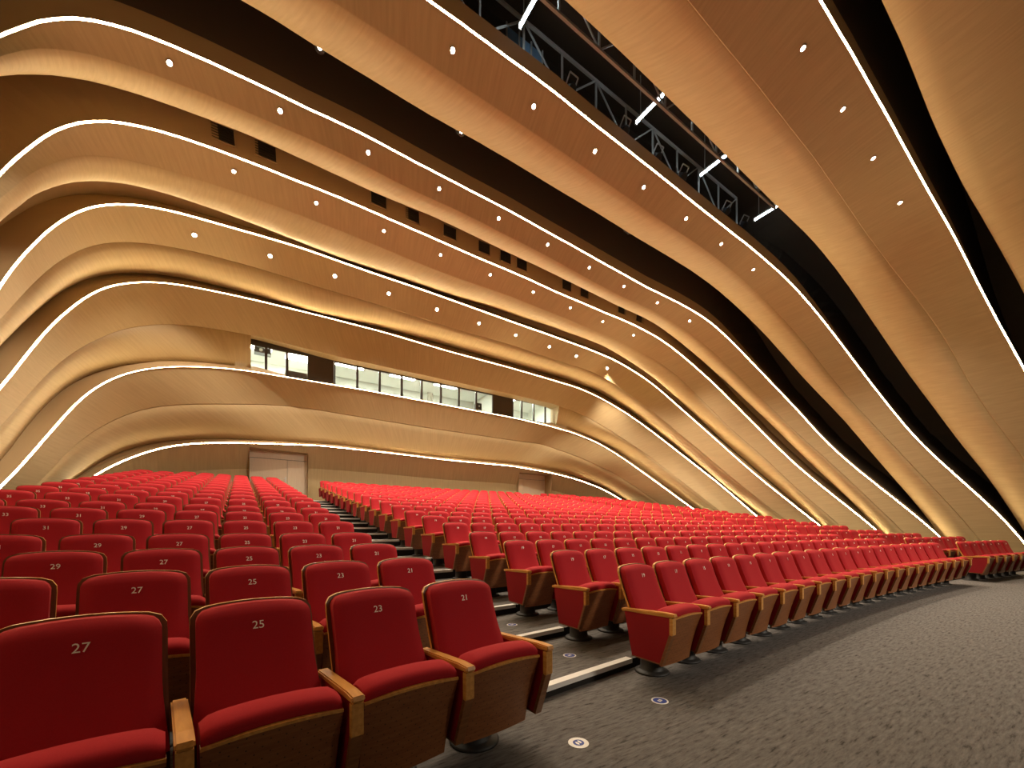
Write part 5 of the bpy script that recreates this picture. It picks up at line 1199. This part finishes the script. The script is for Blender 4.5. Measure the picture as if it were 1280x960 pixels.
# vents in the recess wall above the fifth strip
r1, L1 = slot_wall["E"]
VX = [-8.79, -7.74, -4.31, -3.03, -1.45, 0.11, 1.19, 2.07, 4.6, 5.72, 8.12, 9.3]
for i, x in enumerate(VX):
    a, b_ = at_x(L1, x), at_x(r1, x)
    up = (b_ - a).normalized()
    a2 = at_x(L1, x + 0.2)
    tx = (a2 - a).normalized()
    nr = tx.cross(up).normalized()
    if nr.y > 0:
        nr = -nr
    c0 = a + up * 0.52 + nr * 0.012
    root = empty("air_vent", c0)
    mtx = Matrix((tx, up, nr)).transposed()
    if mtx.determinant() < 0:
        mtx = Matrix((-tx, up, nr)).transposed()
    root.rotation_mode = "QUATERNION"; root.rotation_quaternion = mtx.to_quaternion()
    tag(root, "dark rectangular wall vent, %s from the left above the fifth light strip" % ORD[i + 1], "vent", "vents in the upper recess")
    f_ = MB(); w, h = 0.30, 0.26
    f_.box(-w, w, h - 0.03, h, -0.012, 0.02); f_.box(-w, w, -h, -h + 0.03, -0.012, 0.02)
    f_.box(-w, -w + 0.03, -h, h, -0.012, 0.02); f_.box(w - 0.03, w, -h, h, -0.012, 0.02)
    f_.build("vent_frame", M["slot_brown"], root)
    s_ = MB()
    s_.box(-w + 0.03, w - 0.03, -h + 0.03, h - 0.03, -0.012, -0.004)
    for j in range(6):
        yy = -h + 0.07 + j * 0.075
        s_.bar((-w + 0.03, yy, 0.006), (w - 0.03, yy, 0.006), 0.012, 0.02)
    s_.build("louvre", M["vent_dark"], root)

# ------------------------------------------------------------------ trusses and work lights in the open ceiling slot
def truss(y, z, x0, x1, h, lab):
    root = empty("lighting_truss", ((x0 + x1) / 2, y, z)); tag(root, lab, "truss", "lighting trusses in the ceiling slot")
    hw = (x1 - x0) / 2
    c = MB()
    c.bar((-hw, 0, 0), (hw, 0, 0), 0.07); c.bar((-hw, 0, h), (hw, 0, h), 0.07)
    c.build("chord", M["truss_steel"], root)
    n = int((x1 - x0) / 1.3)
    for i in range(n + 1):
        x = -hw + 2 * hw * i / n
        MB().bar((x, 0, 0), (x, 0, h), 0.05).build("post", M["truss_steel"], root)
        if i < n:
            x2 = -hw + 2 * hw * (i + 1) / n
            MB().bar((x, 0, 0 if i % 2 else h), (x2, 0, h if i % 2 else 0), 0.04).build("diagonal", M["truss_steel"], root)


truss(5.0, 13.9, -4.6, 9.2, 1.3, "grey steel lighting truss nearer the stage in the open ceiling slot")
truss(6.5, 14.0, -4.6, 9.2, 1.3, "grey steel lighting truss further back in the open ceiling slot")
for i, x in enumerate((-2.2, 2.4, 6.0, 10.0)):
    root = empty("tube_light", (x, 5.6, 14.5)); tag(root, "cool white tube lamp in the truss slot, %s from the left" % ORD[i + 1], "tube light", "tube lamps in the truss slot")
    ln = 0.55
    MB().lathe((0, -ln, 0), (0, 1, 0), [(0.024, 0), (0.024, 2 * ln)], 12).build("tube", M["tube_cool"], root)
    e_ = MB(); e_.box(-0.05, 0.05, -ln - 0.03, ln + 0.03, 0.045, 0.10); e_.box(-0.04, 0.04, -ln - 0.04, -ln, -0.04, 0.045); e_.box(-0.04, 0.04, ln, ln + 0.04, -0.04, 0.045)
    e_.bar((0, -ln * 0.7, 0.1), (0, -ln * 0.7, 1.4), 0.02); e_.bar((0, ln * 0.7, 0.1), (0, ln * 0.7, 1.4), 0.02)
    e_.build("fitting", M["truss_steel"], root)
root = empty("access_panel", (-1.62, 6.75, 14.38)); tag(root, "pale blue panel at the left end of the truss slot", "panel")
f_ = MB(); f_.box(-0.62, 0.62, 0.02, 0.06, 0.0, 0.8); f_.build("board", M["blue_cloth"], root)
f_ = MB()
for sx in (-0.62, -0.2, 0.22, 0.62):
    f_.bar((sx, 0.0, 0.0), (sx, 0.0, 0.86), 0.04)
f_.build("batten", M["truss_steel"], root)


def stage_lamp(x, y, z, aim, lab, glow):
    root = empty("stage_lamp", (x, y, z)); tag(root, lab, "stage lamp", "stage lamps in the dark ceiling slots")
    d = (Vector(aim) - Vector((x, y, z))).normalized()
    root.rotation_mode = "QUATERNION"; root.rotation_quaternion = d.to_track_quat("Z", "Y")
    MB().lathe((0, 0, -0.35), (0, 0, 1), [(0.07, 0), (0.11, 0.05), (0.11, 0.3), (0.13, 0.36)], 16).build("can", M["equipment"], root)
    MB().lathe((0, 0, 0.012), (0, 0, 1), [(0.055 if glow else 0.11, 0), (0.055 if glow else 0.11, 0.006)], 16, 0, False).build("lens", M["lens"] if glow else M["equipment"], root)
    yk = MB(); yk.bar((-0.15, 0, -0.15), (0.15, 0, -0.15), 0.03); yk.bar((-0.15, 0, -0.15), (-0.15, 0.30, -0.15), 0.03); yk.bar((0.15, 0, -0.15), (0.15, 0.30, -0.15), 0.03)
    yk.bar((-0.15, 0.30, -0.15), (0.15, 0.30, -0.15), 0.03)
    yk.build("yoke", M["truss_steel"], root)


for x, glow, lab in ((-6.7, True, "small lit stage lamp at the left of the dark ceiling slot"),
                     (-2.8, True, "small lit stage lamp in the middle of the dark ceiling slot"),
                     (4.7, True, "small lit stage lamp at the right of the dark ceiling slot")):
    stage_lamp(x, 8.42, 13.3, (x - 1, -3, 1.5), lab, glow)
for i, (x, z) in enumerate(((-0.6, 13.6), (1.6, 13.62), (3.2, 13.6), (4.6, 13.62), (7.4, 13.6), (8.7, 13.6))):
    stage_lamp(x, 5.9, z, (x * 0.7, -8, 2), "dark stage lamp hung in the truss slot, %s from the left" % ORD[i + 1], False)

# ------------------------------------------------------------------ light
def area(name, loc, aim, sx, sy, energy, col):
    ld = bpy.data.lights.new(name, "AREA")
    ld.shape = "RECTANGLE"; ld.size = sx; ld.size_y = sy
    ld.energy = energy; ld.color = col
    o = bpy.data.objects.new(name, ld)
    COL.objects.link(o)
    o.location = loc
    d = Vector(aim) - Vector(loc)
    o.rotation_mode = "QUATERNION"; o.rotation_quaternion = d.to_track_quat("-Z", "Y")
    return o


# stage lighting behind the camera
area("stage_wash", (5.0, -13.0, 7.0), (2.0, 6.0, 2.0), 14.0, 5.0, 50, (1.0, 0.80, 0.56))


def spot(name, loc, aim, energy, size, blend, rad, col):
    ld = bpy.data.lights.new(name, "SPOT")
    ld.energy = energy; ld.color = col; ld.spot_size = math.radians(size); ld.spot_blend = blend; ld.shadow_soft_size = rad
    o = bpy.data.objects.new(name, ld); COL.objects.link(o)
    o.location = loc
    o.rotation_mode = "QUATERNION"; o.rotation_quaternion = (Vector(aim) - Vector(loc)).to_track_quat("-Z", "Y")


spot('stage_spot', (4.0, -14.0, 8.5), (-0.6, 2.5, 0.6), 6500, 52, 0.8, 1.2, (1.0, 0.88, 0.72))

w = bpy.data.worlds.new("World")
scene.world = w
w.use_nodes = True
w.node_tree.nodes["Background"].inputs[0].default_value = (1.0, 0.82, 0.6, 1)
w.node_tree.nodes["Background"].inputs[1].default_value = 0.03

# ------------------------------------------------------------------ camera
cd = bpy.data.cameras.new("camera")
cam = bpy.data.objects.new("camera", cd)
COL.objects.link(cam)
cam.location = CAM
cam.rotation_euler = (math.pi / 2, 0, -YAW)
cd.sensor_width = 36.0
cd.lens = FPX / 1280 * 36.0
cd.shift_y = (660.24 - 480) / 1280
cd.clip_start = 0.05
scene.camera = cam

scene.view_settings.view_transform = "Standard"
scene.view_settings.look = "None"
scene.view_settings.exposure = 0.0
scene.view_settings.gamma = 1.0
scene.view_settings.use_curve_mapping = False
